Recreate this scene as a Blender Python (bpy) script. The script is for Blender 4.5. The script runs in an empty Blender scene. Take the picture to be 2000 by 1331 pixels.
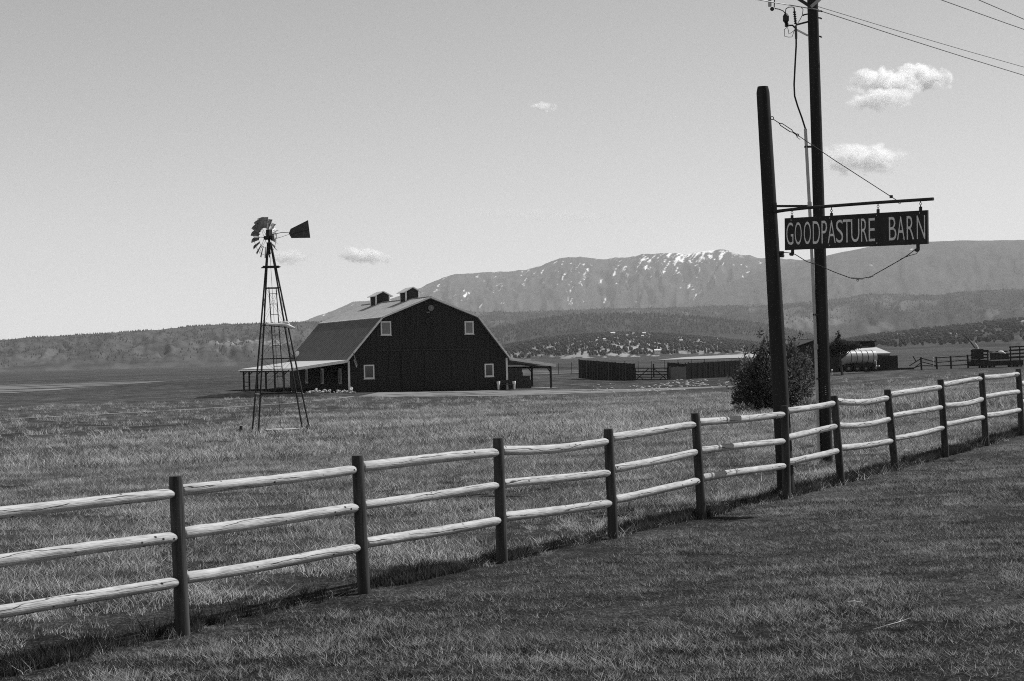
import bpy, math, random
import numpy as np
from mathutils import Vector, Matrix

R = math.radians
random.seed(7)
rng = np.random.default_rng(7)
sc = bpy.context.scene

# ------------------------------------------------------------------ camera
F_PX = 3500.0            # focal length in photo pixels (photo is 2000 wide)
CAM_Z = 2.0
ROLL = R(1.5)
PITCH = math.atan((697 - 665.5) / F_PX)
cam_d = bpy.data.cameras.new('camera')
cam = bpy.data.objects.new('camera', cam_d)
sc.collection.objects.link(cam)
sc.camera = cam
cam_d.sensor_width = 36.0
cam_d.lens = 36.0 * F_PX / 2000.0
cam_d.clip_start = 0.1
cam_d.clip_end = 200000.0
_f = Vector((0, math.cos(PITCH), math.sin(PITCH)))
_r0 = Vector((1, 0, 0))
_u0 = _r0.cross(_f)
_r = _r0 * math.cos(ROLL) - _u0 * math.sin(ROLL)
_u = _r0 * math.sin(ROLL) + _u0 * math.cos(ROLL)
_m = Matrix((_r, _u, -_f)).transposed().to_4x4()
_m.translation = Vector((0, 0, CAM_Z))
cam.matrix_world = _m

def ray(px, py):
    return _f * F_PX + _r * (px - 1000.0) - _u * (py - 665.5)
def at(px, py, Y):
    d = ray(px, py)
    return Vector((0, 0, CAM_Z)) + d * (Y / d.y)
def on_plane(px, py, p0, n):
    d = ray(px, py); c = Vector((0, 0, CAM_Z))
    return c + d * ((p0 - c).dot(n) / d.dot(n))

# ------------------------------------------------------------------ light
SUN_AZ, SUN_EL = R(64), R(51)          # azimuth to the right of the view axis
sun_dir = Vector((math.sin(SUN_AZ) * math.cos(SUN_EL), math.cos(SUN_AZ) * math.cos(SUN_EL), math.sin(SUN_EL)))
sd = bpy.data.lights.new('sun', 'SUN')
sd.energy = 4.6; sd.angle = R(0.53); sd.color = (1, 1, 1)
sun = bpy.data.objects.new('sun', sd); sc.collection.objects.link(sun)
sun.rotation_euler = (-sun_dir).to_track_quat('-Z', 'Y').to_euler()
sun.location = (30, 30, 60)

w = bpy.data.worlds.new('World'); sc.world = w; w.use_nodes = True
nt = w.node_tree; nt.nodes.clear()
sky = nt.nodes.new('ShaderNodeTexSky'); sky.sky_type = 'NISHITA'; sky.sun_disc = False
sky.sun_elevation = SUN_EL; sky.sun_rotation = SUN_AZ; sky.altitude = 1900
sky.air_density = 1.0; sky.dust_density = 0.6; sky.ozone_density = 1.0
bw = nt.nodes.new('ShaderNodeRGBToBW')
bg = nt.nodes.new('ShaderNodeBackground'); bg.inputs[1].default_value = 0.102
ow = nt.nodes.new('ShaderNodeOutputWorld')
nt.links.new(sky.outputs[0], bw.inputs[0]); nt.links.new(bw.outputs[0], bg.inputs[0]); nt.links.new(bg.outputs[0], ow.inputs[0])

vs = sc.view_settings
vs.view_transform = 'Standard'; vs.look = 'None'; vs.gamma = 1; vs.exposure = 0.25; vs.use_curve_mapping = False
cy = sc.cycles
cy.max_bounces = 20; cy.volume_bounces = 18; cy.glossy_bounces = 3; cy.transmission_bounces = 4; cy.transparent_max_bounces = 16; cy.diffuse_bounces = 3
cy.use_denoising = False
cy.pixel_filter_type = 'BLACKMAN_HARRIS'; cy.filter_width = 1.05
cy.volume_step_rate = 1.0; cy.volume_max_steps = 256

# ------------------------------------------------------------------ helpers
col = sc.collection
class MB:
    def __init__(s): s.v = []; s.f = []
    def add(s, vs_, fs):
        b = len(s.v); s.v += [tuple(v) for v in vs_]; s.f += [tuple(i + b for i in f) for f in fs]; return s
    def box(s, c, sx, sy, sz, ax=None):
        c = Vector(c); X, Y, Z = ax or (Vector((1,0,0)), Vector((0,1,0)), Vector((0,0,1)))
        p = [c + X*(i*sx/2) + Y*(j*sy/2) + Z*(k*sz/2) for k in (-1,1) for j in (-1,1) for i in (-1,1)]
        return s.add(p, [(0,2,3,1),(4,5,7,6),(0,1,5,4),(2,6,7,3),(0,4,6,2),(1,3,7,5)])
    def bar(s, a, b, wx, wy, up=(0,0,1)):
        a, b = Vector(a), Vector(b); d = (b - a); L = d.length; d.normalize()
        X = d.cross(Vector(up))
        if X.length < 1e-4: X = d.cross(Vector((1,0,0)))
        X.normalize(); Z = X.cross(d)
        return s.box((a+b)/2, wx, L, wy, (X, d, Z))
    def tube(s, pts, rad, n=8, cap=True):
        pts = [Vector(p) for p in pts]
        if not hasattr(rad, '__len__'): rad = [rad]*len(pts)
        base = len(s.v); X = None
        for i, p in enumerate(pts):
            d = (pts[min(i+1, len(pts)-1)] - pts[max(i-1, 0)]).normalized()
            if X is None:
                X = d.cross(Vector((0,0,1)))
                if X.length < 1e-3: X = Vector((1,0,0))
            X = (X - d*X.dot(d)).normalized(); Y = d.cross(X)
            for k in range(n):
                a = 2*math.pi*k/n
                s.v.append(tuple(p + (X*math.cos(a) + Y*math.sin(a))*rad[i]))
        for i in range(len(pts)-1):
            for k in range(n):
                a = base+i*n+k; b = base+i*n+(k+1) % n
                s.f.append((a, b, b+n, a+n))
        if cap:
            s.f.append(tuple(base+k for k in range(n))[::-1])
            s.f.append(tuple(base+(len(pts)-1)*n+k for k in range(n)))
        return s
    def prism(s, poly, ext):
        poly = [Vector(p) for p in poly]; e = Vector(ext); n = len(poly)
        return s.add(poly + [p+e for p in poly],
                     [tuple(range(n))[::-1], tuple(range(n, 2*n))] + [(i, (i+1) % n, n+(i+1) % n, n+i) for i in range(n)])
    def sphere(s, c, r, seg=10, rings=6, sc3=(1,1,1)):
        c = Vector(c); vs_ = [c + Vector((0,0,-r*sc3[2]))]; fs = []
        for i in range(1, rings):
            t = math.pi*i/rings
            for k in range(seg):
                a = 2*math.pi*k/seg
                vs_.append(c + Vector((math.sin(t)*math.cos(a)*r*sc3[0], math.sin(t)*math.sin(a)*r*sc3[1], -math.cos(t)*r*sc3[2])))
        vs_.append(c + Vector((0,0,r*sc3[2])))
        for k in range(seg):
            fs.append((0, 1+(k+1) % seg, 1+k))
            fs.append((len(vs_)-1, 1+(rings-2)*seg+k, 1+(rings-2)*seg+(k+1) % seg))
        for i in range(rings-2):
            for k in range(seg):
                a = 1+i*seg+k; b = 1+i*seg+(k+1) % seg
                fs.append((a, b, b+seg, a+seg))
        return s.add(vs_, fs)
    def build(s, name, mat, parent=None, smooth=False, origin=None):
        o0 = Vector(parent_loc(parent)) if parent else Vector(origin or (0,0,0))
        me = bpy.data.meshes.new(name)
        me.from_pydata([tuple(Vector(v)-o0) for v in s.v], [], s.f); me.update()
        import bmesh
        bm = bmesh.new(); bm.from_mesh(me); bmesh.ops.recalc_face_normals(bm, faces=bm.faces); bm.to_mesh(me); bm.free()
        if smooth:
            me.polygons.foreach_set('use_smooth', [True]*len(me.polygons))
            try: me.set_sharp_from_angle(angle=R(40))
            except Exception: pass
        me.materials.append(mat)
        ob = bpy.data.objects.new(name, me); col.objects.link(ob)
        if parent: ob.parent = parent
        else: ob.location = o0
        return ob
def parent_loc(p):
    l = Vector(p.location)
    while p.parent: p = p.parent; l += Vector(p.location)
    return l
def empty(name, loc):
    o = bpy.data.objects.new(name, None); col.objects.link(o); o.location = loc; o.empty_display_size = 0.2
    return o
def tag(o, label=None, cat=None, group=None, kind=None):
    if label: o['label'] = label
    if cat: o['category'] = cat
    if group: o['group'] = group
    if kind: o['kind'] = kind
    return o
def np_mesh(name, V, Fc, mat, parent=None, smooth=False, loc=(0,0,0)):
    me = bpy.data.meshes.new(name)
    V = np.asarray(V, dtype=np.float64) - np.array(loc)
    me.from_pydata(V.tolist(), [], Fc.tolist() if hasattr(Fc, 'tolist') else Fc); me.update()
    if smooth: me.polygons.foreach_set('use_smooth', [True]*len(me.polygons))
    me.materials.append(mat)
    o = bpy.data.objects.new(name, me); col.objects.link(o)
    o.location = loc
    if parent: o.parent = parent; o.location = Vector(loc) - parent_loc(parent)
    return o

# value noise in numpy
_perm = rng.random((256, 256))
def vnoise(x, y):
    x = np.asarray(x, float); y = np.asarray(y, float)
    xi = np.floor(x).astype(int); yi = np.floor(y).astype(int)
    fx = x-xi; fy = y-yi; fx = fx*fx*(3-2*fx); fy = fy*fy*(3-2*fy)
    g = lambda a, b: _perm[a % 256, b % 256]
    return (g(xi,yi)*(1-fx)+g(xi+1,yi)*fx)*(1-fy)+(g(xi,yi+1)*(1-fx)+g(xi+1,yi+1)*fx)*fy
def fbm(x, y, o=4, gain=0.5):
    t = 0; a = 1; s = 0
    for i in range(o):
        t = t + a*vnoise(x*2**i+17.3*i, y*2**i+5.1*i); s += a; a *= gain
    return t/s

# ------------------------------------------------------------------ materials (all monochrome: the photograph is black and white)
def g3(v): return (v, v, v, 1)
def new_mat(name):
    m = bpy.data.materials.new(name); m.use_nodes = True
    n = m.node_tree; n.nodes.clear()
    out = n.nodes.new('ShaderNodeOutputMaterial')
    p = n.nodes.new('ShaderNodeBsdfPrincipled')
    n.links.new(p.outputs[0], out.inputs[0])
    return m, n, p, out
def ramp(n, stops):
    r = n.nodes.new('ShaderNodeValToRGB'); e = r.color_ramp.elements
    while len(e) > 1: e.remove(e[-1])
    e[0].position = stops[0][0]; e[0].color = g3(stops[0][1])
    for pos, v in stops[1:]:
        k = e.new(pos); k.color = g3(v)
    return r
def simple(name, lo, hi=None, scale=4.0, rough=0.75, metal=0.0, stretch=(1,1,1), bump=0.0, spec=0.3, detail=6, coord='Object'):
    m, n, p, out = new_mat(name); hi = lo if hi is None else hi
    tc = n.nodes.new('ShaderNodeTexCoord'); mp = n.nodes.new('ShaderNodeMapping'); mp.inputs['Scale'].default_value = stretch
    no = n.nodes.new('ShaderNodeTexNoise'); no.inputs['Scale'].default_value = scale; no.inputs['Detail'].default_value = detail
    n.links.new(tc.outputs[coord], mp.inputs[0]); n.links.new(mp.outputs[0], no.inputs[0])
    r = ramp(n, [(0.3, lo), (0.7, hi)])
    n.links.new(no.outputs[0], r.inputs[0]); n.links.new(r.outputs[0], p.inputs['Base Color'])
    p.inputs['Roughness'].default_value = rough; p.inputs['Metallic'].default_value = metal
    p.inputs['Specular IOR Level'].default_value = spec
    if bump:
        b = n.nodes.new('ShaderNodeBump'); b.inputs['Strength'].default_value = bump; b.inputs['Distance'].default_value = 0.02
        n.links.new(no.outputs[0], b.inputs['Height']); n.links.new(b.outputs[0], p.inputs['Normal'])
    return m

M = {}
M['creosote'] = simple('creosote_wood', 0.022, 0.040, 14, 0.8, stretch=(1,1,0.06), bump=0.5, spec=0.15)
M['post'] = simple('dark_stained_post', 0.022, 0.085, 26, 0.8, stretch=(1,1,0.07), bump=0.5, spec=0.2)
M['iron'] = simple('dark_iron', 0.02, 0.04, 10, 0.6, spec=0.3)
M['galv'] = simple('galvanised_steel', 0.30, 0.42, 6, 0.5, metal=0.3)
M['conduit'] = simple('grey_conduit', 0.40, 0.52, 5, 0.6)
M['cable'] = simple('black_cable', 0.015, 0.02, 5, 0.6)
M['wire'] = simple('aluminium_wire', 0.10, 0.14, 5, 0.6)
M['porcelain'] = simple('dark_porcelain', 0.02, 0.03, 5, 0.25, spec=0.5)
M['signboard'] = simple('dark_sign_board', 0.018, 0.034, 8, 0.7, stretch=(1,1,0.3))
M['letter'] = simple('worn_white_paint', 0.6, 0.9, 30, 0.7)
M['barnred'] = simple('dark_barn_siding', 0.021, 0.034, 6, 0.8, stretch=(1,1,0.05), spec=0.15)
M['trim'] = simple('white_trim_paint', 0.62, 0.80, 3, 0.6)
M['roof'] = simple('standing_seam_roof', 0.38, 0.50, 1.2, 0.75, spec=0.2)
M['shadedroof'] = simple('steep_roof_shade_tone', 0.13, 0.17, 1.2, 0.8, spec=0.2)  # same roofing, with the steep slopes' shade put into its colour
M['porchroof'] = simple('pale_metal_roof', 0.38, 0.48, 1.2, 0.6)
M['glass'] = simple('dark_window_glass', 0.04, 0.05, 2, 0.08, spec=0.6)
M['blind'] = simple('grey_window_blind', 0.16, 0.19, 2, 0.3, spec=0.5)
M['mill'] = simple('weathered_mill_steel', 0.014, 0.03, 6, 0.6, metal=0.2)
M['blade'] = simple('mill_blade_steel', 0.16, 0.34, 8, 0.45, metal=0.5)
M['vane'] = simple('rusty_vane_steel', 0.05, 0.075, 6, 0.7)
M['drift'] = simple('bleached_wood', 0.6, 0.85, 20, 0.7, stretch=(0.2,1,1))
M['concrete'] = simple('pale_concrete', 0.22, 0.38, 6, 0.9)
M['stone'] = simple('pale_stone', 0.28, 0.5, 5, 0.9, bump=0.4)
M['oldwood'] = simple('dark_old_wood', 0.022, 0.05, 6, 0.85, stretch=(1,1,0.1), bump=0.3)
M['greypanel'] = simple('grey_sheet_metal', 0.15, 0.19, 3, 0.6)
M['tank'] = simple('white_tank_paint', 0.30, 0.40, 2, 0.4)
M['tire'] = simple('black_rubber', 0.015, 0.025, 5, 0.8)
M['white'] = simple('white_paint', 0.7, 0.8, 3, 0.5)
M['bark'] = simple('dark_bark', 0.04, 0.08, 20, 0.9, bump=0.5)
M['gravel'] = simple('gravel_drive', 0.12, 0.22, 0.6, 0.95, detail=10, coord='Object')
M['stack'] = simple('dark_hay_stack', 0.03, 0.06, 4, 0.95, bump=0.5)

def rail_mat():
    m, n, p, out = new_mat('weathered_rail_wood')
    uv = n.nodes.new('ShaderNodeUVMap'); oi = n.nodes.new('ShaderNodeObjectInfo')
    sep = n.nodes.new('ShaderNodeSeparateXYZ'); n.links.new(uv.outputs[0], sep.inputs[0])
    off = n.nodes.new('ShaderNodeMath'); off.operation = 'MULTIPLY_ADD'
    n.links.new(oi.outputs['Random'], off.inputs[0]); off.inputs[1].default_value = 97.0
    n.links.new(sep.outputs[0], off.inputs[2])
    def coord(ku, kv):
        a = n.nodes.new('ShaderNodeMath'); a.operation = 'MULTIPLY'; n.links.new(off.outputs[0], a.inputs[0]); a.inputs[1].default_value = ku
        b = n.nodes.new('ShaderNodeMath'); b.operation = 'MULTIPLY'; n.links.new(sep.outputs[1], b.inputs[0]); b.inputs[1].default_value = kv
        c = n.nodes.new('ShaderNodeCombineXYZ'); n.links.new(a.outputs[0], c.inputs[0]); n.links.new(b.outputs[0], c.inputs[1])
        return c
    # grain
    no = n.nodes.new('ShaderNodeTexNoise'); no.inputs['Scale'].default_value = 1; no.inputs['Detail'].default_value = 8
    n.links.new(coord(6, 130).outputs[0], no.inputs[0])
    r1 = ramp(n, [(0.28, 0.27), (0.5, 0.46), (0.75, 0.58)]); n.links.new(no.outputs[0], r1.inputs[0])
    # broad weathering
    nb = n.nodes.new('ShaderNodeTexNoise'); nb.inputs['Scale'].default_value = 1; nb.inputs['Detail'].default_value = 4
    n.links.new(coord(4, 14).outputs[0], nb.inputs[0])
    rb = ramp(n, [(0.3, 0.72), (0.6, 1.0)]); n.links.new(nb.outputs[0], rb.inputs[0])
    # drying cracks along the length: thin lines that come and go
    nd = n.nodes.new('ShaderNodeTexNoise'); nd.inputs['Scale'].default_value = 1; nd.inputs['Detail'].default_value = 5; n.links.new(coord(1.1, 4).outputs[0], nd.inputs[0])
    k1 = n.nodes.new('ShaderNodeMath'); k1.operation = 'MULTIPLY'; n.links.new(sep.outputs[1], k1.inputs[0]); k1.inputs[1].default_value = 12.5
    k2 = n.nodes.new('ShaderNodeMath'); k2.operation = 'MULTIPLY_ADD'; n.links.new(nd.outputs[0], k2.inputs[0]); k2.inputs[1].default_value = 2.6; n.links.new(k1.outputs[0], k2.inputs[2])
    k3 = n.nodes.new('ShaderNodeMath'); k3.operation = 'FRACT'; n.links.new(k2.outputs[0], k3.inputs[0])
    rc = ramp(n, [(0.44, 1), (0.48, 0.10), (0.52, 0.10), (0.56, 1)]); n.links.new(k3.outputs[0], rc.inputs[0])
    nm = n.nodes.new('ShaderNodeTexNoise'); nm.inputs['Scale'].default_value = 1; nm.inputs['Detail'].default_value = 1
    n.links.new(coord(1.3, 9).outputs[0], nm.inputs[0])
    rm = ramp(n, [(0.45, 1), (0.50, 0)]); n.links.new(nm.outputs[0], rm.inputs[0])
    mx = n.nodes.new('ShaderNodeMath'); mx.operation = 'MAXIMUM'; n.links.new(rc.outputs[0], mx.inputs[0]); n.links.new(rm.outputs[0], mx.inputs[1])
    # knots
    vo = n.nodes.new('ShaderNodeTexVoronoi'); vo.inputs['Scale'].default_value = 1; n.links.new(coord(8.0, 10).outputs[0], vo.inputs[0])
    rk = ramp(n, [(0.08, 0.05), (0.15, 1)]); n.links.new(vo.outputs['Distance'], rk.inputs[0])
    a1 = n.nodes.new('ShaderNodeMath'); a1.operation = 'MULTIPLY'; n.links.new(r1.outputs[0], a1.inputs[0]); n.links.new(rb.outputs[0], a1.inputs[1])
    a2 = n.nodes.new('ShaderNodeMath'); a2.operation = 'MULTIPLY'; n.links.new(a1.outputs[0], a2.inputs[0]); n.links.new(mx.outputs[0], a2.inputs[1])
    a3 = n.nodes.new('ShaderNodeMath'); a3.operation = 'MULTIPLY'; n.links.new(a2.outputs[0], a3.inputs[0]); n.links.new(rk.outputs[0], a3.inputs[1])
    n.links.new(a3.outputs[0], p.inputs['Base Color'])
    bp = n.nodes.new('ShaderNodeBump'); bp.inputs['Strength'].default_value = 0.6; bp.inputs['Distance'].default_value = 0.01
    hh = n.nodes.new('ShaderNodeMath'); hh.operation = 'MULTIPLY'; n.links.new(no.outputs[0], hh.inputs[0]); n.links.new(mx.outputs[0], hh.inputs[1])
    n.links.new(hh.outputs[0], bp.inputs['Height']); n.links.new(bp.outputs[0], p.inputs['Normal'])
    p.inputs['Roughness'].default_value = 0.85; p.inputs['Specular IOR Level'].default_value = 0.2
    return m
M['rail'] = rail_mat()

def ground_mat():
    m, n, p, out = new_mat('dry_pasture_ground')
    ge = n.nodes.new('ShaderNodeNewGeometry')
    def noise(scale, detail, stretch=(1,1,1)):
        mp = n.nodes.new('ShaderNodeMapping'); mp.inputs['Scale'].default_value = stretch
        no = n.nodes.new('ShaderNodeTexNoise'); no.inputs['Scale'].default_value = scale; no.inputs['Detail'].default_value = detail; no.inputs['Roughness'].default_value = 0.65
        n.links.new(ge.outputs['Position'], mp.inputs[0]); n.links.new(mp.outputs[0], no.inputs[0]); return no
    big = noise(0.035, 4, (1, 0.5, 1)); mid = noise(0.6, 8); fine = noise(7.0, 6)
    rb = ramp(n, [(0.3, 0.5), (0.7, 1.35)]); n.links.new(big.outputs[0], rb.inputs[0])
    rm = ramp(n, [(0.3, 0.045), (0.5, 0.085), (0.72, 0.20)]); n.links.new(mid.outputs[0], rm.inputs[0])
    rf = ramp(n, [(0.3, 0.45), (0.7, 1.4)]); n.links.new(fine.outputs[0], rf.inputs[0])
    a = n.nodes.new('ShaderNodeMath'); a.operation = 'MULTIPLY'; n.links.new(rb.outputs[0], a.inputs[0]); n.links.new(rm.outputs[0], a.inputs[1])
    b = n.nodes.new('ShaderNodeMath'); b.operation = 'MULTIPLY'; n.links.new(a.outputs[0], b.inputs[0]); n.links.new(rf.outputs[0], b.inputs[1])
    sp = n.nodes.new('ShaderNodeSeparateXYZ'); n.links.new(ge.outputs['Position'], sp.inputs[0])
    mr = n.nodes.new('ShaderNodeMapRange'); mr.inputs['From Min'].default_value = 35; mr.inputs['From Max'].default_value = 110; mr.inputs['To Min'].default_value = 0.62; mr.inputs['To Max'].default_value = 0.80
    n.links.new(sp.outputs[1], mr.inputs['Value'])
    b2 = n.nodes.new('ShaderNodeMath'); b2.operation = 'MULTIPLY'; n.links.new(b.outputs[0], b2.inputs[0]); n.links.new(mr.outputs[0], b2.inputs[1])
    th_n = noise(38.0, 8, (1, .6, 1)); rt = ramp(n, [(0.36, 0.30), (0.52, 0.85), (0.70, 2.4)]); n.links.new(th_n.outputs[0], rt.inputs[0])
    b3 = n.nodes.new('ShaderNodeMath'); b3.operation = 'MULTIPLY'; n.links.new(b2.outputs[0], b3.inputs[0]); n.links.new(rt.outputs[0], b3.inputs[1])
    n.links.new(b3.outputs[0], p.inputs['Base Color'])
    hs_ = n.nodes.new('ShaderNodeMath'); hs_.operation = 'ADD'; n.links.new(fine.outputs[0], hs_.inputs[0]); n.links.new(th_n.outputs[0], hs_.inputs[1])
    bp = n.nodes.new('ShaderNodeBump'); bp.inputs['Strength'].default_value = 0.7; bp.inputs['Distance'].default_value = 0.08
    n.links.new(hs_.outputs[0], bp.inputs['Height']); n.links.new(bp.outputs[0], p.inputs['Normal'])
    p.inputs['Roughness'].default_value = 1; p.inputs['Specular IOR Level'].default_value = 0.05
    return m
M['ground'] = ground_mat()

def grass_mat(name, lo, hi, bscale=0.25, tr=0.35, mid=0.36):
    m, n, p, out = new_mat(name)
    n.nodes.remove(p)
    ge = n.nodes.new('ShaderNodeNewGeometry'); oi = n.nodes.new('ShaderNodeObjectInfo')
    no = n.nodes.new('ShaderNodeTexNoise'); no.inputs['Scale'].default_value = bscale; no.inputs['Detail'].default_value = 7
    mpg = n.nodes.new('ShaderNodeMapping'); mpg.inputs['Scale'].default_value = (.55,1.3,1); n.links.new(ge.outputs['Position'], mpg.inputs[0]); n.links.new(mpg.outputs[0], no.inputs[0]); no.inputs['Roughness'].default_value = .62
    ad = n.nodes.new('ShaderNodeMath'); ad.operation = 'MULTIPLY_ADD'
    n.links.new(oi.outputs['Random'], ad.inputs[0]); ad.inputs[1].default_value = 0.22; n.links.new(no.outputs[0], ad.inputs[2])
    bl = n.nodes.new('ShaderNodeAttribute'); bl.attribute_name = 'bl'
    ae = n.nodes.new('ShaderNodeMath'); ae.operation = 'MULTIPLY_ADD'; n.links.new(bl.outputs['Fac'], ae.inputs[0]); ae.inputs[1].default_value = 0.45; n.links.new(ad.outputs[0], ae.inputs[2])
    rr = ramp(n, [(0.45, lo), (0.78, lo+(hi-lo)*mid), (1.0, hi)]); n.links.new(ae.outputs[0], rr.inputs[0])
    df = n.nodes.new('ShaderNodeBsdfDiffuse'); tl = n.nodes.new('ShaderNodeBsdfTranslucent'); mx = n.nodes.new('ShaderNodeMixShader')
    mx.inputs[0].default_value = tr
    n.links.new(rr.outputs[0], df.inputs[0]); n.links.new(rr.outputs[0], tl.inputs[0])
    n.links.new(df.outputs[0], mx.inputs[1]); n.links.new(tl.outputs[0], mx.inputs[2])
    n.links.new(mx.outputs[0], out.inputs[0])
    return m
M['grass'] = grass_mat('dry_field_grass', 0.025, 0.72, 0.9, 0.42, 0.20)
M['lawn'] = grass_mat('short_verge_grass', 0.016, 0.44, 1.6, 0.38, 0.10)
M['farm_tuft'] = grass_mat('far_field_grass', 0.03, 0.62, 0.22, 0.38, 0.28)
M['fencegrass'] = grass_mat('shaded_fence_grass', 0.016, 0.10, 1.0, 0.3)  # grass tone lowered to take in the fence's shadow
M['juniper'] = grass_mat('juniper_foliage', 0.035, 0.16, 3.0, 0.35)
M['twig'] = grass_mat('grey_twig_foliage', 0.05, 0.12, 3.0, 0.2)
M['weed'] = grass_mat('pale_weed_foliage', 0.10, 0.30, 3.0, 0.3)

def terrain_mat(name, lo, hi, pale=0.3, snow=0.85, scale=0.004, bump=0.0):
    m, n, p, out = new_mat(name)
    ge = n.nodes.new('ShaderNodeNewGeometry')
    no = n.nodes.new('ShaderNodeTexNoise'); no.inputs['Scale'].default_value = scale; no.inputs['Detail'].default_value = 10; no.inputs['Roughness'].default_value = 0.6
    n.links.new(ge.outputs['Position'], no.inputs[0])
    r = ramp(n, [(0.3, lo), (0.7, hi)]); n.links.new(no.outputs[0], r.inputs[0])
    at1 = n.nodes.new('ShaderNodeAttribute'); at1.attribute_name = 'pale'
    at2 = n.nodes.new('ShaderNodeAttribute'); at2.attribute_name = 'snow'
    m1 = n.nodes.new('ShaderNodeMix'); m1.data_type = 'RGBA'; m1.inputs['B'].default_value = g3(pale) if False else (pale,)*3+(1,)
    n.links.new(at1.outputs['Fac'], m1.inputs['Factor']); n.links.new(r.outputs[0], m1.inputs[6]); m1.inputs[7].default_value = g3(pale)
    m2 = n.nodes.new('ShaderNodeMix'); m2.data_type = 'RGBA'
    n.links.new(at2.outputs['Fac'], m2.inputs['Factor']); n.links.new(m1.outputs[2], m2.inputs[6]); m2.inputs[7].default_value = g3(snow)
    n.links.new(m2.outputs[2], p.inputs['Base Color'])
    p.inputs['Roughness'].default_value = 1; p.inputs['Specular IOR Level'].default_value = 0.0
    if bump:
        b = n.nodes.new('ShaderNodeBump'); b.inputs['Strength'].default_value = 1; b.inputs['Distance'].default_value = bump
        n.links.new(no.outputs[0], b.inputs['Height']); n.links.new(b.outputs[0], p.inputs['Normal'])
    return m
M['mountain'] = terrain_mat('mountain_forest', 0.040, 0.062, 0.13, scale=0.0022, bump=45)
M['foothill'] = terrain_mat('foothill_forest', 0.025, 0.05, 0.14, scale=0.006, bump=14)
M['hill'] = terrain_mat('hill_scrub', 0.035, 0.08, 0.32, scale=0.012, bump=5)
M['treehill'] = terrain_mat('wooded_hillside', 0.045, 0.07, 0.30, scale=0.02, bump=2)
M['hilltree'] = simple('ridge_tree_foliage', 0.048, 0.08, 0.02, 1.0, spec=0.0)
M['fartree'] = simple('far_tree_foliage', 0.035, 0.065, 0.02, 1.0, spec=0.0)

# ------------------------------------------------------------------ ground
FA = at(357, 1240, 13.55); FB = at(1996, 850, 32.6)          # fence line ends (first and last post in view)
FD = Vector((FB.x-FA.x, FB.y-FA.y, 0)).normalized()
FN = Vector((FD.y, -FD.x, 0))                                  # towards the camera side
def fpt(px, py): return on_plane(px, py, FA, FN)

posts = [((343,930),(357,1240)), ((698,890),(711,1160)), ((973,856),(981,1103)), ((1188,838),(1198,1050)),
         ((1358,807),(1371,1015)), ((1532,793),(1537,975)), ((1629,773),(1643,946)), ((1733,761),(1749,922)),
         ((1837,741),(1847,893)), ((1917,729),(1926,871)), ((1989,720),(1996,850))]
anch = [fpt(*b) for t, b in posts]
anch += [FA - FD*6 + Vector((0,0,-0.12)), FB + FD*10 + Vector((0,0,0.1))]
anch += [p + FN*4 + Vector((0,0,0.05)) for p in anch[:11:2]]
anch += [at(1613,905,29.0), at(548,842,75), at(450,850,74), at(680,766,175), at(992,761,181.3), at(560,770,172), at(1085,760,184), at(1185,740,200), at(1390,740,202),
         at(1500,806,60), at(1450,815,58), at(1680,728,195), at(1850,720,197), at(1950,718,196), at(100,830,95), at(200,960,32), at(900,850,60), at(1100,800,100), at(0,1010,26),
         at(200,768,260), at(1250,712,330), at(1850,705,320)]
for X, Y in ((-700,900),(0,1000),(700,900),(-60,-30),(60,-30),(0,-20),(-200,330),(260,330),(400,150),(-300,120),(-60,20),(80,20)):
    anch.append(Vector((X, Y, -1.2 if Y > 100 else 0.2)))
_A = np.array([(a.x/(a.y+45), math.log(a.y+45), a.z) for a in anch])
def _phi(d): return np.sqrt(d*d+0.02)
_K = _phi(np.hypot(_A[:,None,0]-_A[None,:,0], _A[:,None,1]-_A[None,:,1]))
_W = np.linalg.solve(_K + np.eye(len(_A))*-1e-3, _A[:,2]-(-0.3))
def gz(x, y):
    x = np.asarray(x, float); y = np.asarray(y, float)
    sh = np.broadcast(x, y).shape
    yy = np.clip(y, -40, 1200); xx = np.clip(x/(yy+45), -0.9, 0.9); ly = np.log(yy+45)
    d = np.hypot(xx[..., None]-_A[:,0], ly[..., None]-_A[:,1])
    z = (_phi(d)*_W).sum(-1)-0.3
    k = np.clip((y-350)/500, 0, 1); k = k*k*(3-2*k)
    z = np.clip(z, -3.0, 3.0)
    return z*(1-k) + (-1.4)*k
def g(x, y): return float(gz(np.array([x]), np.array([y]))[0])

ys = np.concatenate([np.linspace(-40, 4, 12), np.geomspace(5, 1500, 230), np.geomspace(1600, 21000, 24)])
us = np.linspace(-1, 1, 181)
GX, GY = np.meshgrid(us, ys)
GXw = GX*(55+0.75*np.maximum(GY, 0))
GZ = gz(GXw, GY) + np.where(GY < 400, 0.05*(fbm(GXw*0.5, GY*0.5)-0.5), 0)
V = np.stack([GXw, GY, GZ], -1).reshape(-1, 3)
nu = len(us); idx = np.arange(len(ys)*nu).reshape(len(ys), nu)
Fq = np.stack([idx[:-1,:-1], idx[:-1,1:], idx[1:,1:], idx[1:,:-1]], -1).reshape(-1, 4)
tag(np_mesh('ground', V, Fq, M['ground'], smooth=True), kind='structure')

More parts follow.
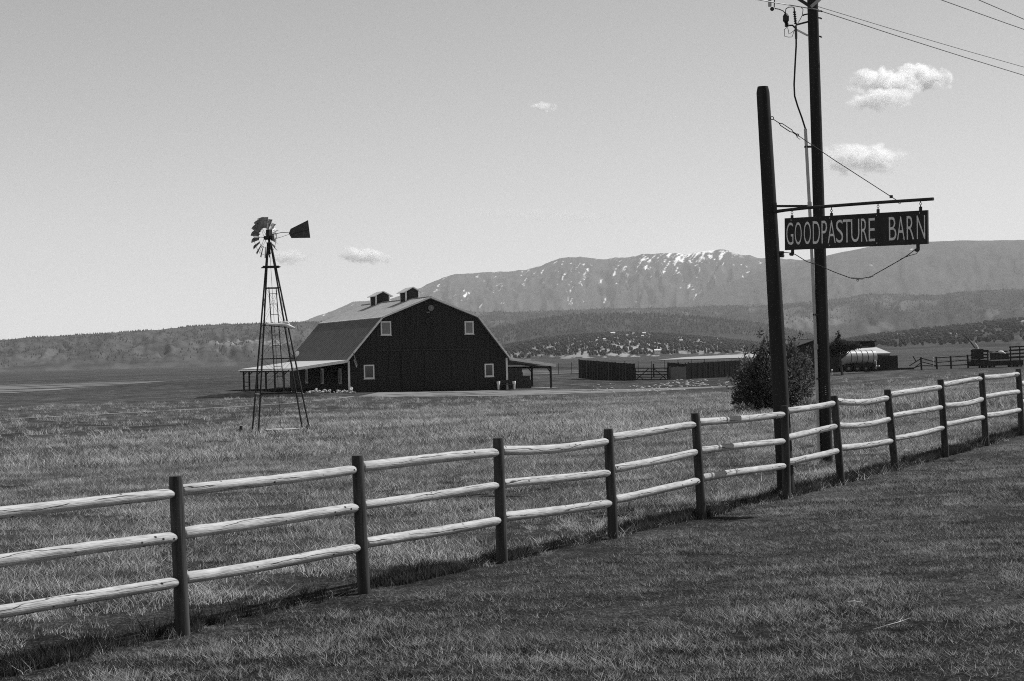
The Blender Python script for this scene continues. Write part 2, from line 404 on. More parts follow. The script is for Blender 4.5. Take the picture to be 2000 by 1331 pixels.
def sheet(name, left, right, mat, dz, nx=6, sub=30):
    """ground-following sheet between two polylines of (x, y)"""
    def resamp(pl):
        pl = np.array(pl, float); s = np.concatenate([[0], np.cumsum(np.hypot(*np.diff(pl, axis=0).T))]); t = np.linspace(0, s[-1], sub)
        return np.stack([np.interp(t, s, pl[:,0]), np.interp(t, s, pl[:,1])], -1)
    a, b = resamp(left), resamp(right); k = np.linspace(0, 1, nx)[None, :, None]
    P = a[:,None,:]*(1-k)+b[:,None,:]*k
    # ragged long edges
    jit = (fbm(P[:,:,0]*0.7, P[:,:,1]*0.7, 3)-0.5)*0.8
    P[:,0,1] += jit[:,0]; P[:,-1,1] += jit[:,-1]
    z = gz(P[:,:,0], P[:,:,1])+dz
    V = np.concatenate([P, z[...,None]], -1).reshape(-1, 3); ii = np.arange(sub*nx).reshape(sub, nx)
    Fq = np.stack([ii[:-1,:-1], ii[:-1,1:], ii[1:,1:], ii[1:,:-1]], -1).reshape(-1, 4)
    return np_mesh(name, V, Fq, mat, smooth=True)
def gpx(px, Y): d = ray(px, 700); return (d.x/d.y*Y, Y)

# ------------------------------------------------------------------ mountains and hills
def layer(name, prof, D0, D1, D2, mat, step=4, rows=60, gully=0.12, fx=0.05, ft=5, jag=0.0, powr=1.2, x0=-500, x1=2500, zb=-1.5, seed=0, paint=None):
    px = np.arange(x0, x1+1, step, dtype=float)
    pr = np.array(prof, float); py = np.interp(px, pr[:,0], pr[:,1])
    py = py + jag*(fbm(px*0.09+seed*31, px*0+seed, 4)-0.5)*2
    slope = np.array([ray(a, b).x/ray(a, b).y for a, b in zip(px, py)]); elev = np.array([ray(a, b).z/ray(a, b).y for a, b in zip(px, py)])
    Hr = np.maximum(CAM_Z + elev*D1, zb-5)
    t = np.concatenate([np.linspace(0, 1, rows), np.linspace(1, 1.5, 7)[1:]])
    T, PX = np.meshgrid(t, px, indexing='ij')
    D = np.where(T <= 1, D0+(D1-D0)*T, D1+(D2-D1)*(T-1)*2)
    S = np.where(T <= 1, np.clip(T, 0, 1)**powr, 1-((T-1)*2)**1.2*0.9)
    wp = fbm(PX*fx*.6+seed*2.2, T*ft*.8+4, 4)*3.2
    n1 = 1-np.abs(2*fbm(PX*fx+seed*7.7+T*1.5+wp, T*ft*1.4+seed*3.1+wp*.6, 5)-1)*2
    n2 = fbm(PX*fx*3+seed, T*ft*2+2, 3)-0.5
    env = np.clip(T*4, 0, 1)*np.clip((1-T)*3, 0, 1)
    Z = zb + (Hr[None,:]-zb)*(S + gully*env*(n1*0.6+n2*0.5-0.15))
    X = slope[None,:]*D
    V = np.stack([X, D, Z], -1).reshape(-1, 3)
    ii = np.arange(V.shape[0]).reshape(T.shape)
    Fq = np.stack([ii[:-1,:-1], ii[:-1,1:], ii[1:,1:], ii[1:,:-1]], -1).reshape(-1, 4)
    o = np_mesh(name, V, Fq, mat, smooth=True)
    if paint:
        for k, arr in paint(PX, T, n1).items():
            a = o.data.attributes.new(k, 'FLOAT', 'POINT'); a.data.foreach_set('value', np.clip(arr, 0, 1).reshape(-1).astype(np.float32))
    tag(o, kind='structure')
    return o, (px, t, X, D, Z)

far_prof = [(-500,690),(400,660),(560,636),(600,625),(640,611),(665,601),(690,590),(720,588),(745,589),(790,575),(820,563),(850,548),(880,537),(930,534),(1000,530),(1030,527),(1060,518),(1090,506),(1110,502),(1140,503),(1180,507),(1200,503),(1230,503),(1255,496),(1270,497),(1290,495),(1310,494),(1340,498),(1360,493),(1385,489),(1410,488),(1430,491),(1445,499),(1465,498),(1480,504),(1530,506),(1600,512),(1700,530),(2000,560),(2500,600)]
def paint_far(PX, T, n1):
    a = fbm(PX*0.22+T*4, T*24, 5, .6); b = fbm(PX*0.09, T*7+9, 3)
    peak = np.exp(-((PX-1335)/120)**2)
    peak2 = np.exp(-((PX-900)/130)**2)*0.30 + np.exp(-((PX-1180)/110)**2)*0.30
    top = np.clip((T-0.45)/0.45, 0, 1)
    st = fbm(PX*0.24-T*30, T*6+PX*.04, 4, .6)
    s = (a*0.25+st*0.55+b*0.20) + 0.13*peak*np.clip((T-0.70)/0.2, 0, 1) + 0.10*peak2*np.clip((T-.35)/.3, 0, 1)*np.clip((1.0-T)/.06, 0, 1)
    s = np.clip((s-0.665)/0.035, 0, 1)
    cap = np.exp(-((PX-1395)/45)**2)*np.clip((T-0.955)/0.02, 0, 1)*np.clip((fbm(PX*0.10,T*30,3)-0.45)/0.08, 0, 1)
    pl = np.clip((fbm(PX*0.08+3, T*12, 5)-0.5)/0.3, 0, 1)*0.35
    return {'snow': np.maximum(s, cap), 'pale': pl}
layer('mountains', far_prof, 12500, 17000, 20500, M['mountain'], step=2.5, rows=130, gully=0.15, fx=0.024, ft=2.6, jag=1.6, powr=0.9, x0=300, x1=2000, seed=1, paint=paint_far)
rt_prof = [(1200,640),(1400,560),(1530,516),(1590,505),(1640,494),(1700,482),(1760,476),(1820,472),(1880,470),(1940,470),(2000,469),(2200,472),(2600,500)]
def paint_rt(PX, T, n1):
    a = fbm(PX*0.15, T*20, 4)
    return {'snow': np.clip((a+0.16*np.exp(-((PX-1860)/18)**2)*np.clip((T-.85)*7,0,1)-0.86)/0.04, 0, 1), 'pale': np.clip((fbm(PX*0.08, T*12, 5)-0.5)/0.3, 0, 1)*0.25}
layer('mountains', rt_prof, 11000, 14500, 17500, M['mountain'], step=4, rows=70, gully=0.10, fx=0.02, ft=2.5, jag=0.6, powr=0.9, x0=1200, x1=2600, seed=2, paint=paint_rt)
foot_prof = [(-500,660),(300,640),(560,632),(640,627),(800,616),(920,609),(1000,610),(1100,607),(1200,602),(1300,602),(1400,597),(1500,596),(1600,588),(1660,580),(1700,575),(1740,574),(1820,578),(1880,570),(1940,566),(2000,564),(2300,556),(2600,560)]
def paint_foot(PX, T, n1):
    p = np.clip((fbm(PX*0.03, T*6, 5)-0.53)/0.2, 0, 1)*0.45
    p = p + 0.5*np.exp(-((PX-1590)/60)**2)*np.exp(-((T-0.35)/0.2)**2)
    return {'pale': p, 'snow': PX*0}
fo, foot_grid = layer('foothills', foot_prof, 6000, 8500, 10500, M['foothill'], step=4, rows=60, gully=0.16, fx=0.022, ft=2.5, jag=1.6, powr=0.75, x0=400, x1=2600, seed=3, paint=paint_foot)
dark_prof = [(700,720),(860,690),(945,646),(1000,634),(1060,622),(1130,614),(1200,612),(1300,614),(1400,622),(1480,632),(1560,648),(1640,664),(1740,700),(1800,720)]
dk, dark_grid = layer('foothills', dark_prof, 4300, 5700, 6800, M['foothill'], step=5, rows=40, gully=0.12, fx=0.03, ft=2, jag=1.2, powr=0.7, x0=700, x1=1800, seed=4,
                      paint=lambda PX, T, n1: {'pale': np.clip((fbm(PX*0.04, T*5, 4)-0.62)/0.2, 0, 1)*0.3, 'snow': PX*0})
left_prof = [(-500,668),(0,665),(60,659),(130,656),(200,651),(300,645),(340,641),(400,635),(500,632),(600,629),(660,627),(760,634),(860,655),(950,690),(1050,720)]
def paint_left(PX, T, n1):
    p = np.clip((fbm(PX*0.03, T*9, 5)-0.45)/0.25, 0, 1)*0.13*np.clip(1.3-T, 0, 1)
    q = np.exp(-((PX-455)/40)**2)*np.exp(-((T-0.28)/0.06)**2)*np.clip((fbm(PX*0.2, T*60, 3)-0.35)/0.2, 0, 1)
    q2 = np.exp(-((PX-530)/40)**2)*np.exp(-((T-0.33)/0.04)**2)*np.clip((fbm(PX*0.2, T*60, 3)-0.4)/0.2, 0, 1)
    return {'pale': p+q+q2*0.7, 'snow': PX*0}
lf, left_grid = layer('hills', left_prof, 3200, 5000, 6200, M['hill'], step=4, rows=70, gully=0.2, fx=0.02, ft=2.5, jag=1.4, powr=0.85, x0=-500, x1=1050, seed=5, paint=paint_left)
right_prof = [(1440,712),(1520,690),(1600,674),(1700,657),(1800,645),(1900,634),(2000,622),(2300,600),(2600,590)]
def paint_right(PX, T, n1):
    sp = lambda cx, cw, ct, ctw: np.exp(-((PX-cx)/cw)**4)*np.exp(-((T-ct)/ctw)**4)
    nn = np.clip((fbm(PX*0.25, T*70, 3)-0.38)/0.15, 0, 1)
    p = sp(1870,45,0.40,0.03)*nn + sp(1985,40,0.70,0.06)*nn*1.0 + sp(1895,18,0.62,0.02)*nn + sp(1840,20,0.85,0.02)*nn*0.5
    return {'pale': p+np.clip((fbm(PX*0.05, T*8, 4)-0.6)/0.2, 0, 1)*0.25, 'snow': PX*0}
rg, right_grid = layer('hills', right_prof, 2000, 4000, 5000, M['hill'], step=4, rows=60, gully=0.10, fx=0.03, ft=3, jag=1.0, powr=0.8, x0=1440, x1=2600, seed=6, paint=paint_right)
near_prof = [(820,712),(900,700),(940,688),(990,674),(1060,661),(1150,653),(1200,650),(1300,652),(1400,661),(1480,670),(1560,684),(1640,705)]
def near_noise(px, t): return fbm(px*0.09, t*26, 5, .6)
def paint_near(PX, T, n1):
    a = near_noise(PX, T)
    p = np.clip((a-0.50)/0.07, 0, 1)*np.clip(0.45+0.45*np.exp(-((PX-1230)/130)**2), 0, 1)
    return {'pale': p, 'snow': PX*0}
nr, near_grid = layer('hills', near_prof, 1800, 3300, 4200, M['treehill'], step=2.5, rows=130, gully=0.06, fx=0.03, ft=3, jag=0.5, powr=0.85, x0=820, x1=1640, seed=8, paint=paint_near)

def grid_point(gr, px, t):
    pxs, ts, X, D, Z = gr
    i = np.clip(np.searchsorted(pxs, px)-1, 0, len(pxs)-2); j = np.clip(np.searchsorted(ts, t)-1, 0, len(ts)-2)
    a = (px-pxs[i])/(pxs[i+1]-pxs[i]); b = (t-ts[j])/(ts[j+1]-ts[j])
    def bl(A): return (A[j,i]*(1-a)+A[j,i+1]*a)*(1-b)+(A[j+1,i]*(1-a)+A[j+1,i+1]*a)*b
    return np.stack([bl(X), bl(D), bl(Z)], -1)
def far_wood(name, label, P, H, mat, round_=False):
    """many small far trees as one mass: pointed or rounded crowns"""
    n = len(P); k = 6
    ang = np.linspace(0, 2*np.pi, k, endpoint=False)[None,:]+rng.random((n,1))*6
    wd = H*(0.42 if round_ else 0.24)*(0.8+0.5*rng.random(n))
    rr = wd[:,None]*(0.75+0.5*rng.random((n,k)))
    lo = np.stack([P[:,0,None]+rr*np.cos(ang), P[:,1,None]+rr*np.sin(ang), P[:,2,None]+H[:,None]*(0.12 if not round_ else 0.3)*np.ones((1,k))], -1)
    base = P+np.array([0,0,-0.5]); tip = P.copy(); tip[:,2] += H
    if round_:
        hi = np.stack([P[:,0,None]+0.7*rr*np.cos(ang+.5), P[:,1,None]+0.7*rr*np.sin(ang+.5), P[:,2,None]+H[:,None]*0.8*np.ones((1,k))], -1)
        V = np.concatenate([lo, hi, base[:,None], tip[:,None]], 1); m = 2*k+2
        fs = [(i, (i+1) % k, k+(i+1) % k, k+i) for i in range(k)]
        tri = [(k+i, k+(i+1) % k, 2*k+1) for i in range(k)]+[((i+1) % k, i, 2*k) for i in range(k)]
        o = (np.arange(n)*m)[:,None,None]
        faces = (np.array(fs)[None]+o).reshape(-1,4).tolist()+(np.array(tri)[None]+o).reshape(-1,3).tolist()
    else:
        V = np.concatenate([lo, base[:,None], tip[:,None]], 1); m = k+2
        tri = [(i, (i+1) % k, k+1) for i in range(k)]+[((i+1) % k, i, k) for i in range(k)]
        faces = (np.array(tri)[None]+(np.arange(n)*m)[:,None,None]).reshape(-1,3).tolist()
    o = np_mesh(name, V.reshape(-1,3), faces, mat)
    return tag(o, label, 'trees', kind='stuff')
def scatter(gr, x0, x1, n, t0, t1, dens=None):
    px = x0+(x1-x0)*rng.random(n); t = t0+(t1-t0)*rng.random(n)
    if dens is not None:
        keep = rng.random(n) < dens(px, t); px, t = px[keep], t[keep]
    return grid_point(gr, px, t)
P = scatter(near_grid, 850, 1620, 15000, 0.03, 1.02, lambda px, t: np.clip((0.62-near_noise(px, t))/0.16, 0.06, 1)*np.clip(0.4+t, 0, 1))
far_wood('wooded_slope', 'dark scattered trees on the pale hillside right of the barn', P, 1.8+2.4*rng.random(len(P)), M['hilltree'], True)
P = np.concatenate([scatter(left_grid, -450, 960, 13000, 0.08, 0.95, lambda px, t: np.clip((fbm(px*0.03+11, t*7, 4)-0.42)/0.2, 0.03, .8)*np.clip(.25+t, 0, 1)), scatter(left_grid, -450, 960, 1800, 0.96, 1.02, lambda px, t: np.clip((fbm(px*0.05, px*0, 3)-0.35)/0.2, .15, 1))])
far_wood('ridge_forest', 'pine forest covering the long ridge behind the windmill', P, 2.5+3.2*rng.random(len(P)), M['hilltree'])
P = scatter(right_grid, 1460, 2560, 6500, 0.05, 1.02, lambda px, t: np.clip((fbm(px*0.06+31, t*9, 4)-0.33)/0.2, 0.1, 1))
far_wood('slope_forest', 'dark forest on the low hill behind the farm trailers', P, 3.5+4*rng.random(len(P)), M['fartree'], True)
P = np.concatenate([scatter(foot_grid, 430, 2560, 8000, 0.3, 1.01), scatter(dark_grid, 720, 1780, 4500, 0.3, 1.01)])
far_wood('foothill_forest', 'pine forest over the dark foothills below the mountains', P, 5+5*rng.random(len(P)), M['hilltree'])

# far strips of dry field, gravel and tracks
def strip(name, pl, pr, mat, dz, **k): return tag(sheet(name, [gpx(*p) for p in pl], [gpx(*p) for p in pr], mat, dz, **k), kind='structure')
M['dryfield'] = simple('dry_pale_field', 0.20, 0.34, 0.02, 1.0, stretch=(1,1,1), detail=10, coord='Object', spec=0.0)
_n = M['dryfield'].node_tree; _p = [q for q in _n.nodes if q.type == 'BSDF_PRINCIPLED'][0]
_g = _n.nodes.new('ShaderNodeNewGeometry'); _mp = _n.nodes.new('ShaderNodeMapping'); _mp.inputs['Scale'].default_value = (.05,.22,1); _no = _n.nodes.new('ShaderNodeTexNoise'); _no.inputs['Scale'].default_value = 1; _no.inputs['Detail'].default_value = 8
_n.links.new(_g.outputs['Position'], _mp.inputs[0]); _n.links.new(_mp.outputs[0], _no.inputs[0]); _r2 = ramp(_n, [(.42, 0), (.62, .8)]); _n.links.new(_no.outputs[0], _r2.inputs[0]); _n.links.new(_r2.outputs[0], _p.inputs['Alpha'])
_n = M['gravel'].node_tree; _p = [q for q in _n.nodes if q.type == 'BSDF_PRINCIPLED'][0]
_g = _n.nodes.new('ShaderNodeNewGeometry'); _no = _n.nodes.new('ShaderNodeTexNoise'); _no.inputs['Scale'].default_value = .45; _no.inputs['Detail'].default_value = 8
_n.links.new(_g.outputs['Position'], _no.inputs[0]); _r2 = ramp(_n, [(.34, .15), (.50, 1)]); _n.links.new(_no.outputs[0], _r2.inputs[0]); _n.links.new(_r2.outputs[0], _p.inputs['Alpha'])
M['darkfield'] = simple('dark_ploughed_field', 0.045, 0.075, 0.05, 1.0, detail=10, spec=0.0)
M['palefield'] = simple('bleached_field', 0.26, 0.40, 0.02, 1.0, detail=10, spec=0.0)
strip('dry_field', [(1285,800),(1340,790),(1470,780),(1580,800)], [(1285,810),(1340,1150),(1470,1700),(1580,1700)], M['palefield'], 0.25, nx=16, sub=50)
strip('dry_field', [(-300,268),(0,280),(150,300),(330,330)], [(-300,340),(0,350),(150,345),(330,332)], M['dryfield'], 0.06, nx=12)
strip('dry_field', [(-300,200),(60,206),(200,216),(360,226)], [(-300,240),(60,240),(200,228),(360,227)], M['dryfield'], 0.05, nx=12)
strip('dry_field', [(960,255),(1130,252),(1230,255)], [(960,300),(1130,292),(1230,290)], M['dryfield'], 0.06)
strip('gravel_drive', [(700,161),(760,160),(1000,163),(1120,168),(1420,172),(1440,174.5)], [(700,163),(735,173.8),(1000,180),(1100,180),(1420,176),(1440,175)], M['gravel'], 0.02, sub=80, nx=14)
strip('dirt_track', [(-300,103),(0,108),(300,122),(560,140),(690,161)], [(-300,104.6),(0,109.8),(300,124.2),(560,142.5),(690,164)], M['gravel'], 0.02, sub=60)

# ------------------------------------------------------------------ rail fence
fence = empty('rail_fence', FA)
tag(fence, 'three rail fence of round posts and pale weathered poles crossing the foreground', 'fence')
def post_mesh(base, top, r):
    mb = MB(); ax = (top-base); n = 10
    pts = [base-ax.normalized()*0.25]+[base+ax*k for k in (0, .25, .5, .75, .97)]+[top]
    mb.tube(pts, [r*1.06, r*1.05, r*1.02, r, r*.99, r*.97, r*.88], 14)
    return mb
pb, pt_ = [], []
for t, b in posts:
    pb.append(fpt(*b)); pt_.append(fpt(*t))
stepv = (pb[1]-pb[0]); pb.insert(0, Vector((*(pb[0]-FD*2.25).xy, pb[0].z-0.03))); pt_.insert(0, pb[0]+(pt_[0]-pb[1]))
e = pb[-1]+FD*2.25; pb.append(Vector((e.x, e.y, pb[-1].z+0.02))); pt_.append(pb[-1]+(pt_[-1]-pb[-2]))
for i, (b, t) in enumerate(zip(pb, pt_)):
    post_mesh(b, t, 0.054).build('post', M['post'], fence, smooth=True)
rails = [[((0,1000),(340,964)),((0,1096),(343,1049)),((0,1193),(347,1137))],
 [((358,957),(694,917)),((366,1041),(700,992)),((370,1128),(703,1070))],
 [((712,911),(970,884)),((719,986),(972,949)),((722,1060),(976,1017))],
 [((985,880),(1185,863)),((988,945),(1187,925)),((990,1010),(1192,984))],
 [((1200,855),(1356,830)),((1203,916),(1359,883)),((1206,975),(1365,939))],
 [((1370,825),(1531,810)),((1375,879),(1529,862)),((1377,933),(1530,911))],
 [((1541,803),(1629,788)),((1541,856),(1634,833)),((1540,903),(1638,880))],
 [((1636,784),(1733,778)),((1642,831),(1737,819)),((1646,875),(1742,862))],
 [((1742,772),(1838,757)),((1746,813),(1840,796)),((1751,857),(1843,836))],
 [((1845,752),(1918,740)),((1847,792),(1922,779)),((1850,829),(1925,815))],
 [((1924,738),(1990,731)),((1927,776),(1993,765)),((1929,812),(1995,801))]]
def rail_obj(A, B, bend, rad):
    n = 14; S = 22
    d = (B-A); L = d.length; d.normalize(); X = d.cross(Vector((0,0,1))).normalized(); Y = X.cross(d)
    V, Fc, uv = [], [], []
    ts = [0, 0.004, 0.006] + [0.01+0.94*i/(S-1) for i in range(S)] + [0.97, 0.985, 0.995, 1.0]
    rr = [rad*.62, rad*.62, rad*.9] + [rad*(1.0-0.06*i/S+0.015*math.sin(i*1.3+bend*900)) for i in range(S)] + [rad*.86, rad*.7, rad*.55, rad*.4]
    ph = random.random()*6
    for t, r in zip(ts, rr):
        c = A+d*(L*t)+Vector((0,0,1))*(bend*4*t*(1-t)+0.0025*math.sin(t*6+ph))+X*(0.004*math.sin(t*5+ph*2))
        for k in range(n+1):
            a = 2*math.pi*k/n - math.pi/2
            q = r*(1+0.035*math.sin(3*a+ph+t*5)+random.uniform(-.022,.022))
            V.append(c+(X*math.cos(a)+Y*math.sin(a))*q); uv.append((t*L, k/n*0.32))
    m = n+1
    for i in range(len(ts)-1):
        for k in range(n):
            a = i*m+k; Fc.append((a, a+1, a+m+1, a+m))
    Fc.append(tuple(range(n))[::-1]); Fc.append(tuple((len(ts)-1)*m+k for k in range(n)))
    loc = parent_loc(fence)
    me = bpy.data.meshes.new('rail'); me.from_pydata([tuple(v-loc) for v in V], [], Fc); me.update()
    ul = me.uv_layers.new(name='UVMap')
    for l in me.loops: ul.data[l.index].uv = uv[l.vertex_index]
    me.polygons.foreach_set('use_smooth', [True]*len(me.polygons)); me.materials.append(M['rail'])
    o = bpy.data.objects.new('rail', me); col.objects.link(o); o.parent = fence
def post_at(i, z):
    b, t = pb[i], pt_[i]; k = (z-b.z)/(t.z-b.z); return b+(t-b)*k
for i, bay in enumerate(rails):
    for j, (l, r_) in enumerate(bay):
        A, B = fpt(*l), fpt(*r_)
        s = (B.z-A.z)/((B-A).xy.length)
        if i == 0:
            d = (B-A).normalized(); A = post_at(0, A.z-0.0); A.z = B.z-s*(B-A).xy.length
        else:
            Q = post_at(i, A.z); A = Q+FD*0.035+Vector((0,0,A.z-Q.z))
        Q = post_at(i+1, B.z); B = Q-FD*0.02+Vector((0,0,B.z-Q.z))
        bend = random.uniform(-0.012, 0.008)
        if (i, j) in ((7,0),(9,1),(7,1)): bend = -0.035
        if (i, j) in ((3,0),): bend = -0.025
        rail_obj(A, B, bend, random.uniform(0.042, 0.048))
for j in range(3):   # last bay running out of the picture
    A = post_at(11, pb[11].z+0.25+0.34*j)+FD*0.035; B = post_at(12, pb[12].z+0.27+0.34*j)
    rail_obj(A, B, 0, 0.05)

# ------------------------------------------------------------------ sign post and hanging sign
Zs = fpt(1536, 973).y+0.35
sb = at(1536, 972, Zs); stp = at(1490, 174, Zs)
sign_post = empty('sign_post', sb)
tag(sign_post, 'tall dark round timber post with an iron arm, standing behind the fence', 'post')
ax = stp-sb
MB().tube([sb-ax.normalized()*0.4, sb, sb+ax*.25, sb+ax*.5, sb+ax*.8, stp+Vector((0,0,-.05)), stp+Vector((0,0,.03))], [.118,.116,.108,.100,.092,.087,.07], 20).build('post', M['creosote'], sign_post, smooth=True)
ZL, ZR = Zs-0.15, Zs-1.62
def zb_(px): return ZL+(ZR-ZL)*(px-1520)/(1823-1520)
def bp(px, py): return at(px, py, zb_(px))
MB().tube([bp(1512,413.5), bp(1575,406.5), bp(1700,397), bp(1823,389)], .021, 10).build('beam', M['iron'], sign_post, smooth=True)
MB().bar(bp(1514,403), bp(1577,403), .03, .03).bar(bp(1516,415), bp(1577,405), .02, .025).build('bracket', M['iron'], sign_post)
MB().box(bp(1515,407), .03, .03, .14).build('mounting_plate', M['iron'], sign_post)
def ringpts(c, r, ax1, ax2, n=12): return [c+(ax1*math.cos(2*math.pi*k/n)+ax2*math.sin(2*math.pi*k/n))*r for k in range(n+1)]
UX, UZ = Vector((1,0,0)), Vector((0,0,1))
c = at(1508,231,Zs-.12); MB().tube(ringpts(c, .02, UX, UZ), .006, 6).build('eyebolt', M['iron'], sign_post)
def cp(t): a = at(1510,233,Zs-.12); b = bp(1752,392); return a+(b-a)*t
MB().tube([cp(0), cp(.06)], .006, 6).build('shackle', M['iron'], sign_post)
off = Vector((.012,0,.012))
MB().tube([cp(.05), cp(.07)+off, cp(.15)+off, cp(.17)], .006, 6).tube([cp(.05), cp(.07)-off, cp(.15)-off, cp(.17)], .006, 6).build('turnbuckle', M['iron'], sign_post)
MB().tube([cp(.17), cp(.2)], .011, 6).tube(ringpts(cp(.205), .016, UX, UZ), .006, 6).build('cable_thimble', M['iron'], sign_post)
MB().tube([cp(.2), cp(.5)+Vector((0,0,-.01)), cp(1)], .0055, 6).build('stay_cable', M['cable'], sign_post)
MB().tube([cp(.21), at(1556,268,Zs-.4), at(1563,273,Zs-.42)], .004, 5).build('cable_tail', M['cable'], sign_post)
MB().box(cp(.955), .035, .035, .035).build('cable_clamp', M['iron'], sign_post)
MB().tube(ringpts(bp(1757,396.5), .012, UX, UZ), .004, 5).build('eyebolt', M['iron'], sign_post)
for py in (494, 500):
    MB().tube([at(1517+(py-400)*.055,py,Zs-.12), at(1525+(py-400)*.055,py,Zs-.16)], .022, 8).build('bolt', M['iron'], sign_post)

sign = empty('hanging_sign', bp(1675, 485))
tag(sign, 'long dark hanging sign board reading GOODPASTURE BARN in pale capitals', 'sign')
TL, TR, BL, BR = bp(1534,427), bp(1812,411), bp(1534,489), bp(1813,477)
bx = (TR-TL).normalized(); bl_len = ((TR-TL).length+(BR-BL).length)/2
bh = (TL.z-BL.z+TR.z-BR.z)/2
bz = Vector((0,0,1)); bz = (bz-bx*bz.dot(bx)).normalized(); bn = bx.cross(bz)    # bn points towards the camera side
if bn.dot(-TL) < 0: bn = -bn
BL0 = (BL+TL)/2-bz*bh/2
MB().box(BL0+bx*bl_len/2+bz*bh/2, bl_len, .035, bh, (bx, bn, bz)).build('board', M['signboard'], sign)
glyphs = [('G',340,390),('O',401,450),('O',466,516),('D',530,580),('P',592,630),('A',635,690),('S',694,742),('T',742,796),('U',798,854),('R',866,909),('E',918,960),('B',1054,1103),('A',1108,1158),('R',1172,1220),('N',1238,1292)]
def letter_mesh(ch):
    cu = bpy.data.curves.new('letter', 'FONT'); cu.body = ch; cu.size = 1; cu.extrude = 0.0; cu.resolution_u = 6; cu.offset = -0.008
    o = bpy.data.objects.new('tmp', cu); col.objects.link(o); bpy.context.view_layer.update()
    me = bpy.data.meshes.new_from_object(o.evaluated_get(bpy.context.evaluated_depsgraph_get()))
    bpy.data.objects.remove(o); return me
for ch, x0, x1 in glyphs:
    me = letter_mesh(ch); co = np.array([v.co[:] for v in me.vertices]); mn, mx = co.min(0), co.max(0)
    u = (co[:,0]-mn[0])/(mx[0]-mn[0]); v = (co[:,1]-mn[1])/(mx[1]-mn[1])
    a = (x0-327)/979*bl_len; b = (x1-327)/979*bl_len
    loc = parent_loc(sign)
    for vert, uu, vv in zip(me.vertices, u, v):
        vert.co = BL0+bx*(a+(b-a)*uu)+bz*(bh*(0.155+0.70*vv))+bn*0.0195-loc
    me.materials.clear(); me.materials.append(M['letter'])
    o = bpy.data.objects.new('letter', me); col.objects.link(o); o.parent = sign
for px, y0, y1 in ((1547,409,431),(1624,406,425),(1715,397,419),(1798,391,415)):
    mb = MB(); a, b = bp(px,y0), bp(px,y1)
    for k in range(3):
        c = a+(b-a)*(k*.2+.1)
        mb.tube(ringpts(c, .014, UX if k % 2 else Vector((0,1,0)), UZ, 8), .004, 5)
    mb.bar(a+(b-a)*.55, b, .03, .05, up=(0,1,0))
    mb.build('hanger', M['iron'], sign)
for px, y0, y1 in ((1548,487,497),(1793,474,489)):
    MB().bar(bp(px,y0), bp(px,y1), .035, .05, up=(0,1,0)).tube([bp(px,y1)-bn*.0, bp(px,y1)+bn*.05], .022, 8).build('clip', M['iron'], sign)
for u, v in ((.33,.09),(.66,.09),(.66,.93),(.05,.93),(.95,.93),(.33,.93)):
    MB().tube([BL0+bx*bl_len*u+bz*bh*v+bn*.015, BL0+bx*bl_len*u+bz*bh*v+bn*.024], .008, 8).build('bolt', M['galv'], sign)
sway = [at(1521,494,Zs-.12), bp(1534,493.5), bp(1548,495), bp(1556,499), bp(1575,511), bp(1600,519), bp(1630,532), bp(1660,543), bp(1676,546), bp(1700,541), bp(1725,527), bp(1755,510), bp(1770,501), bp(1790,486)]
swc = MB().tube(sway, .0055, 6).tube([bp(1758,507), bp(1775,500), bp(1790,496), bp(1796,487)], .004, 5).build('sway_cable', M['cable'], sign)
MB().tube([bp(1662,543.5), bp(1685,545)], .011, 6).tube(ringpts(bp(1675,548), .012, UX, UZ, 8), .005, 5).tube([bp(1695,543), bp(1706,539)], .010, 6).build('turnbuckle', M['galv'], sign)

# ------------------------------------------------------------------ utility pole
Zp = 29.0
pbase, p0 = at(1614,905,Zp), at(1587,0,Zp)
pole = empty('utility_pole', pbase)
tag(pole, 'tall dark timber utility pole with grey conduit behind the hanging sign', 'utility pole')
pax = p0-pbase
ptop = pbase+pax*1.22
MB().tube([pbase-pax*.05, pbase, pbase+pax*.3, pbase+pax*.7, p0, ptop], [.108,.106,.1,.092,.087,.08], 20).build('pole', M['creosote'], pole, smooth=True)
def pp(px, py, dy=0.0): return at(px, py, Zp+dy)
cond = MB().tube([pp(1600,905,-.06), pp(1592,640,-.06), pp(1583,440,-.06), pp(1573,252,-.06)], .026, 10).build('conduit', M['conduit'], pole, smooth=True)
for x, y in ((1574.5,287),(1581,405),(1591,615),(1597,740)):
    MB().box(pp(x+7,y,-.06), .17, .05, .03).build('strap', M['iron'], cond)
MB().tube([pp(1593.5,672,-.06), pp(1593.9,683,-.06)], .036, 10).build('coupling', M['galv'], cond)
MB().tube([pp(1581,395,-.06), pp(1581.6,408,-.06)], .034, 10).build('coupling', M['galv'], cond)
MB().tube([pp(1573,252,-.06), pp(1566,230,-.06), pp(1558,208,-.06), pp(1552,188,-.06), pp(1551,165,-.06), pp(1553,125,-.06), pp(1555,90,-.06), pp(1555,74,-.06)], .014, 8).build('riser_cable', M['cable'], pole, smooth=True)
def ribbed(a, b, r0, r1, n):
    pts, rd = [], []
    for k in range(n*2+1):
        pts.append(a+(b-a)*(k/(2*n))); rd.append(r1 if k % 2 else r0)
    return MB().tube(pts, rd, 12)
MB().tube([pp(1555,76,-.06), pp(1554.5,60,-.06), pp(1554,50,-.06)], [.02,.022,.016], 10).build('cable_termination', M['porcelain'], pole)
ribbed(pp(1554,48,-.06), pp(1551.5,22,-.06), .011, .028, 6).build('insulator', M['porcelain'], pole)
MB().tube([pp(1551.5,22,-.06), pp(1551,15,-.06)], .012, 8).build('terminal_cap', M['porcelain'], pole)
